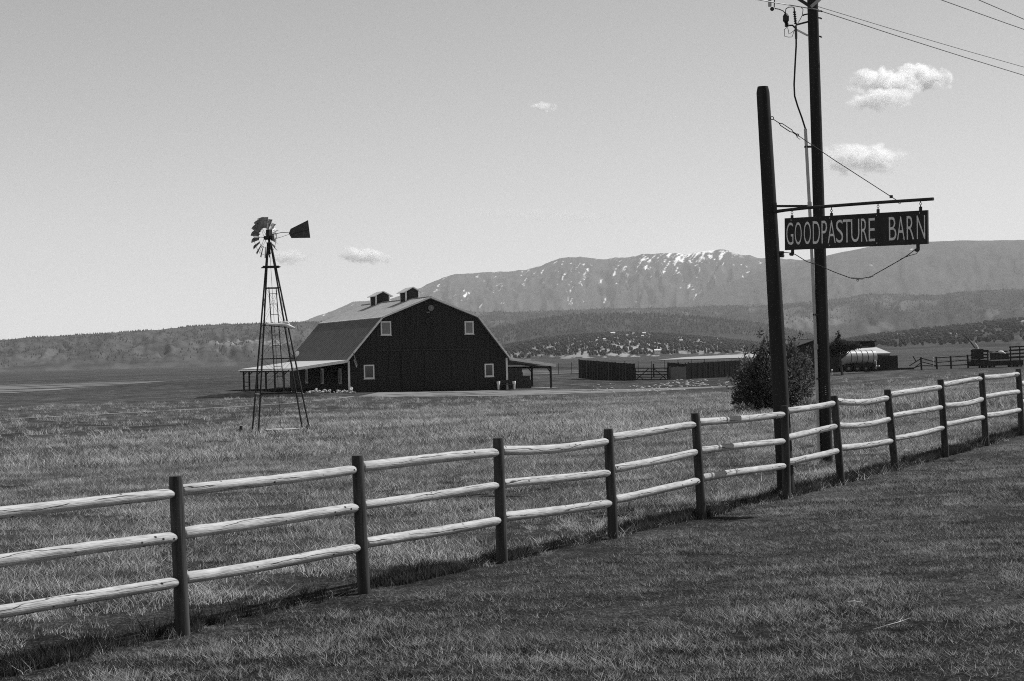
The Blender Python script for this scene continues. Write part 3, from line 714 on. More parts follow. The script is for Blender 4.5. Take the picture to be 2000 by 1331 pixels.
ar = MB().tube([pp(1535,26,-.06), pp(1535,32,-.06), pp(1535,41,-.06), pp(1535.3,43,-.06)], [.02,.05,.05,.04], 8).build('arrester', M['iron'], pole)
ribbed(pp(1535.5,43,-.06), pp(1537,53,-.06), .022, .037, 4).build('insulator', M['porcelain'], ar)
MB().tube([pp(1540,50,-.06), pp(1548,50,-.06), pp(1553,55,-.06)], .014, 6).build('arrester_bracket', M['iron'], pole)
MB().bar(pp(1555,49,-.06), pp(1578,43), .02, .028).build('bracket', M['iron'], pole)
MB().bar(pp(1555,58,-.06), pp(1578,70), .02, .026).build('bracket', M['white'], pole)
def wirecurve(name, pts, r, mat, parent): return MB().tube(pts, r, 6).build(name, mat, parent)
wirecurve('jumper_wire', [pp(1551,15,-.06), pp(1547,14,-.06), pp(1540,14.5,-.06), pp(1535,18,-.06), pp(1534,26,-.06)], .008, M['cable'], pole)
wirecurve('jumper_wire', [pp(1513,17,-.06), pp(1522,18.5,-.06), pp(1530,22,-.06), pp(1534,27,-.06)], .008, M['cable'], pole)
wirecurve('jumper_wire', [pp(1537,54,-.06), pp(1532,58,-.06), pp(1532,71,-.06), pp(1540,73,-.06), pp(1547,72.5,-.06), pp(1550,64,-.06), pp(1552,58,-.06)], .005, M['cable'], pole)
wirecurve('jumper_wire', [pp(1538,54,-.06), pp(1540,60,-.06), pp(1540.5,67,-.06), pp(1546,64,-.06), pp(1552,59,-.06)], .005, M['cable'], pole)
wirecurve('jumper_wire', [pp(1565,15,-.06), pp(1568.5,19,-.06), pp(1567,30,-.06), pp(1563,38,-.06), pp(1558,46,-.06)], .006, M['cable'], pole)
arm_d = Vector((FD.y, -FD.x, 0)).normalized()      # crossarm square to the line
ac = pbase+pax*1.06
MB().box(ac, 2.4, .09, .11, (arm_d, Vector((-arm_d.y, arm_d.x, 0)), UZ)).build('crossarm', M['oldwood'], pole)
for s in (-1, 1):
    MB().bar(pp(1584,14,-.09), ac+arm_d*s*.75+Vector((0,0,-.03)), .02, .05).build('arm_brace', M['galv'] if s > 0 else M['iron'], pole)
cf = MB().tube([pp(1503.5,-3,-.06), pp(1503.5,13,-.06)], .028, 10).build('fuse_cutout', M['galv'], pole)
MB().sphere(pp(1508,18,-.06), .034, 8, 6).build('fuse_latch', M['iron'], cf)
MB().tube([pp(1513,-4,-.06), pp(1512,15,-.06)], .009, 6).build('fuse_tube', M['iron'], cf)
for a, b in (((1597,22),(1605,22)),((1597,35),(1604,36)),((1597,71),(1604,72)),((1577,28),(1569,29.5))):
    MB().bar(pp(*a), pp(*b), .02, .02).tube([pp(*b), pp(b[0]+.1,b[1]+2)], .014, 8).build('bolt', M['iron'], pole)
for k in range(5):
    MB().box(pp(1612+.2*k, 755+k*4,-.105), .02, .008, .012).build('number_tag', M['galv'], pole)

LD = Vector((math.sin(R(40)), math.cos(R(40)), 0))
def line_from(px0, py0, Z0, px1, py1, label, r=.008, back=0):
    a = at(px0, py0, Z0)
    d = ray(px1, py1)   # far point: same azimuth as the road line
    t = (a.x*d.y-a.y*d.x)/(d.x*LD.y-d.y*LD.x)
    b = a+LD*t; b.z = CAM_Z+d.z/d.y*b.y
    s = (b.z-a.z)/t
    pts = [a+LD*u+Vector((0,0,s*u+0.0009*u*u)) for u in (np.linspace(-back, 0, 6).tolist()[:-1] if back else [])+np.linspace(0, 60, 24).tolist()]
    o = MB().tube(pts, r, 5).build('power_line', M['wire'], origin=a)
    tag(o, label, 'power line', 'overhead lines strung from the utility pole'); return o
line_from(1597, 13, Zp, 2000, 137, 'upper thin wire running right from the pole just below the frame top', .006)
line_from(1602, 21.5, Zp, 2000, 153, 'lowest overhead wire running right from the utility pole')
line_from(1838, 0, 31.2, 2000, 59, 'overhead wire entering the top edge left of the topmost one', back=9)
line_from(1911, 0, 31.6, 2000, 38.5, 'topmost overhead wire cutting the upper right corner', back=10)
o = MB().tube([pp(1600,19.5,-.1), pp(1585,17.5,-.1), pp(1540,10,-.3), pp(1475,-1,-.9), pp(1300,-24,-3), pp(900,-70,-8)], .008, 6).build('power_line', M['galv'], origin=pp(1600,20))
tag(o, 'bright wire running left from the pole head out of the frame', 'power line', 'overhead lines strung from the utility pole')

# ------------------------------------------------------------------ windmill
Zw = 75.0
wb = [at(505,846,Zw-1.0), at(606,842,Zw-.8), at(591,836,Zw+1.2), at(492,838,Zw+1.1)]
wc = sum(wb, Vector())/4
fr = (wb[1]-wb[0]+wb[2]-wb[3]); fr = Vector((math.cos(R(15)), math.sin(R(15)), 0)); sdv = Vector((-fr.y, fr.x, 0))
base_z = wc.z
apex = at(526, 474, Zw)
mill = empty('windmill', Vector((wc.x, wc.y, base_z)))
tag(mill, 'old farm windmill on a four legged steel tower in the field', 'windmill')
half_b, half_t = 1.06, 0.055
legs_b = [Vector((wc.x, wc.y, base_z))+fr*half_b*i+sdv*half_b*j for i, j in ((-1,-1),(1,-1),(1,1),(-1,1))]
legs_t = [apex+fr*half_t*i+sdv*half_t*j for i, j in ((-1,-1),(1,-1),(1,1),(-1,1))]
def leg(k, s): return legs_b[k]+(legs_t[k]-legs_b[k])*s
for k in range(4):
    b = leg(k, 0); b = b+(leg(k,0)-leg(k,.1))*(0.5)
    MB().bar(b, leg(k,1), .05, .05).build('leg', M['mill'], mill)
levels = (.196, .381, .561, .757)
for li, s in enumerate(levels):
    for k in range(4):
        MB().bar(leg(k,s), leg((k+1) % 4,s), .03, .04).build('girt', M['galv'] if (li == 0 and k in (1,3)) else M['mill'], mill)
for lo, hi in ((0.02,.196),(.196,.381),(.381,.561),(.561,.757)):
    for k in range(4):
        MB().tube([leg(k,lo), leg((k+1) % 4,hi)], .005, 5).tube([leg((k+1) % 4,lo), leg(k,hi)], .005, 5).build('brace_rod', M['mill'], mill)
def fp(u, s): return leg(0,s)*(1-u)+leg(1,s)*u-sdv*.06
lad = MB(); lt, lbm = [], []
for s in (.21, .76):
    c = fp(.42, s); lt.append(c)
for sgn in (-1, 1): lad.tube([fp(.46,.21)+fr*.17*sgn, fp(.45,.76)+fr*.15*sgn], .022, 6)
ladder = lad.build('ladder', M['mill'], mill)
for k in range(10):
    s = .23+.055*k; MB().tube([fp(.46,s)+fr*-.17, fp(.46,s)+fr*.17], .013, 6).build('rung', M['mill'], ladder)
pf = leg(0,.868)*.25+leg(1,.868)*.25+leg(2,.868)*.25+leg(3,.868)*.25
MB().box(pf, .72, .72, .045, (fr, sdv, UZ)).box(pf+UZ*.04, .68, .05, .05, (fr, sdv, UZ)).build('platform', M['mill'], mill)
MB().tube([apex-UZ*.5, apex+UZ*.25], .045, 8).build('mast_pipe', M['mill'], mill)
MB().tube([Vector((wc.x,wc.y,base_z+.1)), apex], .008, 5).build('pump_rod', M['mill'], mill)
hc = apex+UZ*.22
WA = Vector((-math.sin(R(60)), math.cos(R(60)), 0))     # towards the wheel
gb = MB().box(hc+UZ*.12, .16, .22, .40, (WA, Vector((-WA.y,WA.x,0)), UZ)).box(hc+UZ*-.02, .42, .16, .16, (WA, Vector((-WA.y,WA.x,0)), UZ)).build('gearbox', M['mill'], mill)
hub = hc+WA*.20
WX = Vector((-WA.y, WA.x, 0)); WXs = WX
wheel = MB().tube([hub-WA*.2, hub+WA*.08], .035, 10).build('wheel_hub', M['mill'], mill)
Ro, Ri = .86, .40
NB = 18
for r_ in (Ri+.04, Ro-.12):
    MB().tube(ringpts(hub+WA*.02, r_, WX, UZ, 36), .008, 5, cap=False).build('wheel_rim', M['mill'], wheel)
for k in range(6):
    a = 2*math.pi*k/6; d = WX*math.cos(a)+UZ*math.sin(a)
    MB().tube([hub+WA*.06, hub+d*Ro*.92+WA*.02], .007, 5).tube([hub-WA*.12, hub+d*Ro*.6+WA*.02], .006, 5).build('spoke', M['mill'], wheel)
for k in range(NB):
    a = 2*math.pi*(k+.5)/NB
    d = WX*math.cos(a)+UZ*math.sin(a); tdir = -WX*math.sin(a)+UZ*math.cos(a)
    mb = MB(); rows = []
    pitch = R(-40)
    for r_, wd in ((Ri,.13),(Ro,.295)):
        rw = []
        for q in range(5):
            u = q/4-.5; cz = .18*wd*(1-4*u*u)
            rw.append(hub+d*r_+(tdir*math.cos(pitch)+WA*math.sin(pitch))*(u*wd)+(WA*math.cos(pitch)-tdir*math.sin(pitch))*cz)
        rows.append(rw)
    vs_ = rows[0]+rows[1]; th = WA*.004
    mb.add(vs_+[v+th for v in vs_], [(q,q+1,q+6,q+5) for q in range(4)]+[(q+10,q+15,q+16,q+11) for q in range(4)]+[(0,5,15,10),(4,14,19,9)])
    mb.build('blade', M['blade'], wheel)
TA = -WA
TD = Vector((math.sin(R(62)), -math.cos(R(62)), 0))
def vp(s, z): return hc+TD*s+UZ*z
tb = MB().tube([vp(.15,.10), vp(.62,.16), vp(1.0,.15)], .013, 6).tube([vp(.1,-.12), vp(.5,-.05), vp(1.0,.06)], .008, 6).tube([vp(.38,.13), vp(.38,-.08)], .012, 6).build('tail_bone', M['mill'], mill)
vane = [vp(1.0,.10), vp(1.1,.29), vp(1.98,.60), vp(2.07,-.14), vp(1.13,-.10)]
nv = Vector((-TD.y, TD.x, 0))
MB().prism([v-nv*.006 for v in vane], nv*.012).build('tail_vane', M['vane'], mill)
MB().bar(vp(1.12,.06), vp(2.0,.20), .02, .03).build('vane_stiffener', M['mill'], mill)
# driftwood lashed on the tower
Zd = Zw-.95
dp = [(520,634.5),(528,634),(540,634),(552,634),(560,635.5),(567,638.5),(574,641),(579,641)]
dr = [.03,.045,.055,.075,.085,.065,.045,.03]
drift = MB().tube([at(x,y,Zd) for x, y in dp], dr, 10).tube([at(577,641,Zd), at(580,637,Zd), at(582.5,633,Zd)], [.03,.022,.008], 8).tube([at(548,632,Zd), at(556,630.5,Zd), at(562,630.5,Zd), at(565,634,Zd)], [.03,.045,.05,.03], 8).build('driftwood', M['drift'], smooth=True, origin=at(550,636,Zd))
tag(drift, 'bleached piece of driftwood with upturned tip, fixed across the windmill tower', 'driftwood')
MB().tube([at(x,y,Zd-.05) for x, y in ((525,637),(545,638.5),(560,640))], [.015,.02,.012], 6).build('bark_strip', M['oldwood'], drift)
# slab and stubs at the foot
sl = [gpx(519,74.2), gpx(540,73.9), gpx(562,74.3), gpx(584,74.5), gpx(588,75.7), gpx(551,75.9), gpx(512,75.3)]
gzw = g(*gpx(550,75))
MB().prism([(x,y,gzw-.05) for x, y in sl], (0,0,.15)).build('pump_slab', M['concrete']); o = bpy.data.objects['pump_slab']
tag(o, 'low pale concrete slab on the ground under the windmill', 'slab')
for px, hh, wdd, lab in ((467,.30,.14,'short dark timber stub left of the windmill legs'), (598,.22,.16,'short dark timber stub between the right windmill legs'), (549,.14,.09,'small dark pipe stub on the pump slab'), (577,.13,.10,'dark stump at the right end of the pump slab')):
    x, y = gpx(px, 75.2); z = g(x, y)
    o = MB().tube([(x,y,z-.1),(x+.01,y,z+hh*.95),(x+.01,y,z+hh)], [wdd/2,wdd/2*.95,wdd/2*.8], 8).build('timber_stub', M['oldwood'], origin=(x,y,z)); tag(o, lab, 'stub')

# ------------------------------------------------------------------ barn
th = R(22)
BO = at(681, 766, 175)
gv = Vector((math.cos(th), math.sin(th), -.008)); dv = Vector((-math.sin(th), math.cos(th), 0))
def B(a, b, c): return BO+gv*a+dv*b+UZ*c
AX = (gv.normalized(), dv, UZ)
W_, L_ = 16.75, 22.0
barn = empty('barn', BO)
tag(barn, 'big dark gambrel roofed barn with white trim and two cupolas', 'barn')
prof = [(0,3.12),(3.62,7.20),(8.6,9.13),(13.55,7.20),(16.75,3.12)]
def prof_c(a): return float(np.interp(a, [p[0] for p in prof], [p[1] for p in prof]))
def gable_wall(b0, b1, name):
    mb = MB(); n = 56
    for k in range(n):
        a0, a1 = W_*k/n+.004, W_*(k+1)/n-.004; dd = .02*(k % 2)
        s = -1 if b0 < 1 else 1
        pts = [(a0,-.4),(a1,-.4),(a1,prof_c(a1)-.06)]
        for p in prof:
            if a0 < p[0] < a1: pts.append((p[0], p[1]-.06))
        pts.append((a0, prof_c(a0)-.06))
        mb.prism([B(a, b0+dd*(1 if b0 < 1 else -1), c) for a, c in pts], dv*(b1-b0-dd*1.0))
    return mb.build(name, M['barnred'], barn)
gable_wall(0, .16, 'front_wall'); gable_wall(L_-.16, L_, 'rear_wall')
for a in (0.08, W_-.08):
    mb = MB()
    for k in range(70):
        b0 = .17+(L_-.34)*k/70; b1 = .17+(L_-.34)*(k+1)/70-.01
        mb.box(B(a+.012*(k % 2)*(1 if a > 1 else -1), (b0+b1)/2, 1.33), .12, b1-b0, 3.4, AX)
    mb.build('side_wall', M['barnred'], barn)
def slab(p, q, t, b0, b1, name, mat, parent=barn, ext=(0,0)):
    (a0,c0), (a1,c1) = p, q
    d = Vector((a1-a0, c1-c0)).normalized(); nrm = Vector((-d.y, d.x))
    if nrm.y < 0: nrm = -nrm
    a0, c0 = a0-d.x*ext[0], c0-d.y*ext[0]; a1, c1 = a1+d.x*ext[1], c1+d.y*ext[1]
    pts = [(a0,c0),(a1,c1),(a1+nrm.x*t,c1+nrm.y*t),(a0+nrm.x*t,c0+nrm.y*t)]
    return MB().prism([B(a,b0,c) for a, c in pts], dv*(b1-b0)).build(name, mat, parent)
OH = -.38
roofs = []
for i, (p, q) in enumerate(((0,1),(1,2),(2,3),(3,4))):
    ext = (.35,0.0) if i == 0 else (0.0,.35) if i == 3 else (.12,0) if i == 1 else (0,.12)
    r_ = slab(prof[p], prof[q], .11 if i in (0,3) else .13, OH+.03, L_+.4, 'roof', M['roof'] if i in (1,2) else M['shadedroof'], ext=ext); roofs.append(r_)
    # raised seams, one mesh per slope
    (a0,c0), (a1,c1) = prof[p], prof[q]; d = Vector((a1-a0, c1-c0)).normalized(); nrm = Vector((-d.y, d.x)); nrm = nrm if nrm.y > 0 else -nrm
    mb = MB(); th_ = .13 if i in (1,2) else .11
    for k in range(34):
        b = OH+.3+(L_+.3)*k/33
        mb.bar(B(a0+nrm.x*(th_+.012), b, c0+nrm.y*(th_+.012)), B(a1+nrm.x*(th_+.012), b, c1+nrm.y*(th_+.012)), .04, .03, up=tuple((gv*nrm.x+UZ*nrm.y)))
    mb.build('seams', M['roof'] if i in (1,2) else M['shadedroof'], r_)
    tr = slab(prof[p], prof[q], .17, OH-.04, OH+.03, 'rake_trim', M['trim'], r_, ext=(ext[0], ext[1]))
MB().bar(B(8.6,OH,9.29), B(8.6,L_+.4,9.29), .3, .05).build('ridge_cap', M['roof'], barn)
for a in (.07, W_-.07):
    MB().box(B(a, -.035, 1.40), .20, .06, 3.3, AX).build('corner_trim', M['trim'], barn)
def window(a0, a1, c0, c1, pane, name='window'):
    w_ = MB()
    t = .13
    fr_ = MB().box(B((a0+a1)/2, -.04, c0+t/2), a1-a0, .09, t, AX).box(B((a0+a1)/2, -.04, c1-t/2), a1-a0, .09, t, AX).box(B(a0+t/2, -.04, (c0+c1)/2), t, .09, c1-c0-2*t, AX).box(B(a1-t/2, -.04, (c0+c1)/2), t, .09, c1-c0-2*t, AX).build('window', M['trim'], barn)
    MB().box(B((a0+a1)/2, -.015, (c0+c1)/2), a1-a0-2*t, .02, c1-c0-2*t, AX).build('pane', pane, fr_)
    MB().box(B((a0+a1)/2, -.06, c0-.03), a1-a0+.1, .10, .05, AX).build('sill', M['trim'], fr_)
    return fr_
window(3.43,4.5,5.5,6.87,M['blind']); window(12.24,13.2,5.5,6.8,M['blind']); window(1.58,2.65,1.24,2.62,M['glass']); window(14.27,15.23,1.19,2.5,M['glass'])
for a0, a1 in ((5.5,7.82),(7.86,10.15)):
    dm = MB(); n = 8
    for k in range(n):
        x0 = a0+(a1-a0)*k/n; x1 = a0+(a1-a0)*(k+1)/n-.012
        dm.box(B((x0+x1)/2, -.07-.012*(k % 2), 1.95), x1-x0, .06, 3.9, AX)
    dr_ = dm.build('door', M['barnred'], barn)
    MB().bar(B(a0+.1,-.13,.2), B(a1-.1,-.13,3.7), .03, .14).build('door_brace', M['barnred'], dr_)
MB().box(B(7.8,-.1,4.0), 9.6, .08, .12, AX).build('door_track', M['oldwood'], barn)
MB().tube([B(8.66,-.22,8.15), B(8.66,-.05,8.15)], [.30,.26], 16).build('gable_vent', M['greypanel'], barn)
MB().sphere(B(8.66,-.26,8.15), .09, 8, 6).build('lamp', M['galv'], barn)
MB().box(B(8.40,-.08,7.72), .34, .10, .12, AX).build('hay_hook_plate', M['greypanel'], barn)
MB().tube(ringpts(B(8.62,-.06,6.75), .42, gv.normalized(), UZ, 20), .08, 6, cap=False).build('wreath', M['oldwood'], barn)
MB().box(B(6.1,-.035,6.6), .07, .04, 2.2, AX).build('batten', M['oldwood'], barn)
# cupolas
def cupola(bc, wa=1.38, wb_=1.75):
    c0 = 9.0; ce = 10.02; cp_ = 10.36
    a0, a1 = 8.6-wa/2, 8.6+wa/2; b0, b1 = bc-wb_/2, bc+wb_/2
    q = MB().prism([B(a0,b0,c0-.3), B(a1,b0,c0-.3), B(a1,b0,ce), B(8.6,b0,cp_), B(a0,b0,ce)], dv*wb_).build('cupola', M['barnred'], barn)
    for s in (0, 1):
        ex = .32
        A0, A1 = ((a0-ex, ce-ex*.45), (8.6, cp_+.06)) if s == 0 else ((8.6, cp_+.06), (a1+ex, ce-ex*.45))
        slab(A0, A1, .06, b0-.28, b1+.28, 'cupola_roof', M['roof'], q)
        slab(A0, A1, .09, b0-.33, b0-.282, 'cupola_rake', M['trim'], q)
    for a in (a0, a1):
        for b in (b0, b1):
            MB().box(B(a, b, (c0+ce)/2-.08), .13, .13, ce-c0+.2, AX).build('cupola_trim', M['trim'], q)
    slab((a0-.12, prof_c(a0-.12)+.15), (8.6, 9.13+.15), .08, b0-.2, b0, 'cupola_flashing', M['roof'], q)
    slab((8.6, 9.13+.15), (a1+.12, prof_c(a1+.12)+.15), .08, b0-.2, b0, 'cupola_flashing', M['roof'], q)
cupola(6.1); cupola(16.0, 1.5, 1.8)
# porch on the left, lean-to on the right
pr_ = slab((-5.95,2.30), (-.12,3.03), .10, -.25, 20.3, 'porch_roof', M['porchroof'])
slab((-5.97,2.13), (-.12,2.86), .16, -.32, -.26, 'porch_fascia', M['trim'], pr_)
MB().box(B(-5.9,10,2.16), .08, 20.4, .20, AX).build('porch_beam', M['oldwood'], pr_)
MB().prism([B(-6.0,-.3,2.32), B(-6.0,20.3,2.32), B(-6.12,20.3,2.2), B(-6.12,-.3,2.2)], UZ*.02).build('porch_gutter', M['trim'], pr_)
for b in (.1, 3.3, 6.8, 10.4, 14.0, 17.5, 20.0):
    MB().box(B(-5.6,b,.85), .16, .16, 2.7, AX).bar(B(-5.6,b,1.75), B(-5.1,b,2.25), .07, .09).build('porch_post', M['oldwood'], barn)
MB().box(B(-2.9,10.2,-.12), 5.9, 20.4, .30, AX).build('porch_deck', M['oldwood'], barn)
for b in (18.2, 19.6):
    MB().box(B(-5.6, b, .55), .05, 1.3, .06, AX).box(B(-5.6, b, 1.0), .05, 1.3, .06, AX).build('porch_rail', M['oldwood'], barn)
for b in (2.6, 9.0, 15.0):
    mm = MB().box(B(-.03,b-.5,1.55), .06, .12, 1.5, AX).box(B(-.03,b+.5,1.55), .06, .12, 1.5, AX).box(B(-.03,b,2.27), .06, 1.1, .12, AX).box(B(-.03,b,.83), .06, 1.1, .12, AX).build('side_window', M['blind'], barn)
    MB().box(B(-.01,b,1.55), .03, .9, 1.35, AX).build('pane', M['glass'], mm)
rr_ = slab((16.88,3.03), (21.95,2.26), .10, -.25, 15.0, 'lean_to_roof', M['porchroof'])
slab((16.88,2.82), (21.97,2.05), .20, -.31, -.26, 'lean_to_fascia', M['trim'], rr_)
MB().box(B(21.5,7.2,2.02), .10, 14.6, .22, AX).build('lean_to_beam', M['oldwood'], rr_)
MB().box(B(19.2,0.0,2.25), 4.6, .1, .18, (( (gv-UZ*.13).normalized()), dv, ((UZ+gv*.13).normalized()))).build('lean_to_header', M['oldwood'], rr_)
for a, b in ((21.5,0),(21.5,5.0),(21.5,10),(21.5,14.5)):
    MB().box(B(a,b,.8), .17, .17, 2.6, AX).bar(B(a,b,1.5), B(a-.5,b,2.1), .08, .09).build('lean_to_post', M['oldwood'], barn)
MB().box(B(19.6,3.0,-.14), 5.4, 7.0, .14, AX).build('lean_to_slab', M['concrete'], barn)

# earth mound at the porch end, darkened to carry the porch deck's shadow
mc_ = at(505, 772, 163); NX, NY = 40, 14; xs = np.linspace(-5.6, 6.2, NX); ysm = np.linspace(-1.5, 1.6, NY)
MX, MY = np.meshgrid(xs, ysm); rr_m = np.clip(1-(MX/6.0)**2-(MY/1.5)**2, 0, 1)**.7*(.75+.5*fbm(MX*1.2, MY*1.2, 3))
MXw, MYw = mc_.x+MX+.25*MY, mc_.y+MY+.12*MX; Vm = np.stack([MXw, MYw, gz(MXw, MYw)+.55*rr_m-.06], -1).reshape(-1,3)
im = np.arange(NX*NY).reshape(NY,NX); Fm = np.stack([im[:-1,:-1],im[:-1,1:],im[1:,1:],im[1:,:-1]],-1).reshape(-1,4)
M['soil'] = simple('soil_and_porch_shade', 0.02, 0.04, 2, 1.0, bump=.6, spec=0.0)  # soil tone with the porch shadow painted in
tag(np_mesh('shaded_earth_mound', Vm, Fm, M['soil'], smooth=True), kind='structure')
# hay under the lean-to
hay = empty('hay_stack', B(18,1.0,-.1)); tag(hay, 'dark stack of bales under the right lean-to of the barn', 'hay')
random.seed(3)
for lv in range(5):
    n = (3, 3, 3, 2, 2)[lv]
    for k in range(n):
        for bb in (0, 1):
            MB().box(B(17.25+.86*k+random.uniform(-.05,.05)+(0.12 if lv < 2 else 0), .9+bb*1.1+random.uniform(-.05,.05), .14+.42*lv), .82, 1.05, .40, AX).build('bale', M['stack'], hay)
# bench with two white pots
bench = empty('bench', B(16.2,-.7,-.1)); tag(bench, 'dark low bench against the barn front by the right corner', 'bench')
MB().box(B(16.3,-.6,.35), 1.5, .45, .07, AX).build('seat', M['oldwood'], bench)
MB().box(B(16.3,-.38,.65), 1.5, .06, .35, AX).build('backrest', M['oldwood'], bench)
for a in (15.65, 16.95):
    for b in (-.78, -.42): MB().box(B(a,b,.12), .08, .08, .42, AX).build('leg', M['oldwood'], bench)
for a, lab in ((15.45,'small white pot left of the bench at the barn front'), (17.15,'small white pot right of the bench at the barn corner')):
    o = MB().tube([B(a,-.7,-.12), B(a,-.7,.3), B(a,-.7,.66), B(a,-.7,.7)], [.10,.13,.19,.17], 12).build('plant_pot', M['white'], origin=B(a,-.7,-.12), smooth=True); tag(o, lab, 'pot', 'white pots beside the bench')
    MB().tube([B(a,-.7,.7), B(a,-.7,.71)], .15, 12).build('soil', M['oldwood'], o)
# flag
fl = empty('flag', B(.45,-.05,3.5)); tag(fl, 'small striped flag hanging from an angled staff at the barn corner', 'flag')
MB().tube([B(.35,-.05,3.55), B(.55,-.95,4.15)], .02, 6).build('staff', M['white'], fl)
def flag_mat():
    m, n, p, out = new_mat('striped_flag_cloth'); tc = n.nodes.new('ShaderNodeUVMap'); s = n.nodes.new('ShaderNodeSeparateXYZ'); n.links.new(tc.outputs[0], s.inputs[0])
    a = n.nodes.new('ShaderNodeMath'); a.operation = 'MULTIPLY'; a.inputs[1].default_value = 6.5; n.links.new(s.outputs[0], a.inputs[0])
    f_ = n.nodes.new('ShaderNodeMath'); f_.operation = 'FRACT'; n.links.new(a.outputs[0], f_.inputs[0])
    r = ramp(n, [(0.49, 0.12), (0.51, 0.8)]); n.links.new(f_.outputs[0], r.inputs[0])
    u = n.nodes.new('ShaderNodeMath'); u.operation = 'GREATER_THAN'; u.inputs[1].default_value = 0.6; n.links.new(s.outputs[1], u.inputs[0])
    l = n.nodes.new('ShaderNodeMath'); l.operation = 'LESS_THAN'; l.inputs[1].default_value = 0.54; n.links.new(s.outputs[0], l.inputs[0])
    k = n.nodes.new('ShaderNodeMath'); k.operation = 'MULTIPLY'; n.links.new(u.outputs[0], k.inputs[0]); n.links.new(l.outputs[0], k.inputs[1])
    mx = n.nodes.new('ShaderNodeMix'); mx.data_type = 'RGBA'; n.links.new(k.outputs[0], mx.inputs['Factor']); n.links.new(r.outputs[0], mx.inputs[6]); mx.inputs[7].default_value = g3(.05)
    n.links.new(mx.outputs[2], p.inputs['Base Color']); p.inputs['Roughness'].default_value = .9
    return m
M['flag'] = flag_mat()
NU, NV = 12, 10; V, UVs = [], []
for j in range(NV+1):
    for i in range(NU+1):
        u, v = i/NU, j/NV
        top = B(.38+.08*u, -.15-.38*u, 3.6+.27*u)
        p = top+Vector((0.30,0,-1)).normalized()*(1.30*v)+dv*(.10*math.sin(u*9+v*2))+gv*(.06*math.sin(u*11))*v
        V.append(p); UVs.append((u, 1-v))
Fq = [(j*(NU+1)+i, j*(NU+1)+i+1, (j+1)*(NU+1)+i+1, (j+1)*(NU+1)+i) for j in range(NV) for i in range(NU)]
o = MB().add(V, Fq).build('cloth', M['flag'], fl, smooth=True)
ul = o.data.uv_layers.new(name='UVMap')
for l in o.data.loops: ul.data[l.index].uv = UVs[l.vertex_index]
# satellite dish at the far eave
dz_ = B(.05, 19.0, 3.95)
dish = empty('satellite_dish', B(-.3,19.5,3.3)); tag(dish, 'small white satellite dish at the far left eave of the barn', 'satellite dish')
mb = MB(); dn = Vector((-.55,-.7,.35)).normalized(); e1 = dn.cross(UZ).normalized(); e2 = e1.cross(dn)
pts = []
for rr2, hh2 in ((.06,-.10),(.20,-.07),(.34,0)):
    pts.append([dz_+dn*hh2+(e1*math.cos(a)+e2*math.sin(a))*rr2 for a in [2*math.pi*k/14 for k in range(14)]])
fs = [(i*14+k, i*14+(k+1) % 14, (i+1)*14+(k+1) % 14, (i+1)*14+k) for i in range(2) for k in range(14)]+[tuple(range(14))]
mb.add(sum(pts, []), fs).build('reflector', M['white'], dish, smooth=True)
MB().tube([dz_-dn*.1, dz_-dn*.25, B(-.1,19.0,3.25)], .03, 6).tube([dz_-e2*.3, dz_+dn*.35], .015, 5).build('mount', M['iron'], dish)

# ------------------------------------------------------------------ rubble pile beside the barn
import bmesh
def stone_mesh(seed, sx, sy, sz):
    r_ = random.Random(seed); bm = bmesh.new(); bmesh.ops.create_icosphere(bm, subdivisions=1, radius=1)
    for v in bm.verts:
        k = .75+.4*r_.random(); v.co = Vector((v.co.x*sx*k, v.co.y*sy*k, v.co.z*sz*k))
    me = bpy.data.meshes.new('stone'); bm.to_mesh(me); bm.free(); me.materials.append(M['stone']); return me
sm = [stone_mesh(k, 1, .8, .6) for k in range(6)]
pile = empty('stone_pile', B(-2.4,-2.6,-.2)); tag(pile, 'heap of pale broken stones beside the left barn corner', 'stones')
random.seed(11)
for k in range(46):
    a = random.choice([random.gauss(-3.6,.9), random.gauss(-.6,.35), random.uniform(-4.8,0)]); b = random.gauss(-2.2,.55)
    lv = random.random(); p = B(a, b, 0); p.z = g(p.x, p.y)+.06+.5*lv*lv*math.exp(-((a+.7)/.8)**2)+.3*lv*math.exp(-((a+3.4)/1.2)**2)
    o = bpy.data.objects.new('stone', random.choice(sm)); col.objects.link(o); o.parent = pile
    s = random.uniform(.10,.24); o.scale = (s*1.3, s, s); o.location = p-Vector(pile.location); o.rotation_euler = (random.random(), random.random(), random.random()*6)
# litter of pale stones in front of the corral
P, Fc = [], []; mb = MB()
random.seed(12)
for k in range(170):
    px = random.gauss(1330,55) if random.random() < .6 else random.uniform(1150,1430); Y = random.gauss(184,5) if px > 1290 else random.gauss(178,5)
    x, y = gpx(px, Y); z = g(x, y); s = random.uniform(.04,.13)
    mb.sphere((x,y,z+s*.3), s, 5, 4, (1.6*random.uniform(.7,1.4), 1, .55))
tag(mb.build('stone_litter', M['stone']), 'pale stones littering the ground in front of the corral', 'stones', kind='stuff')

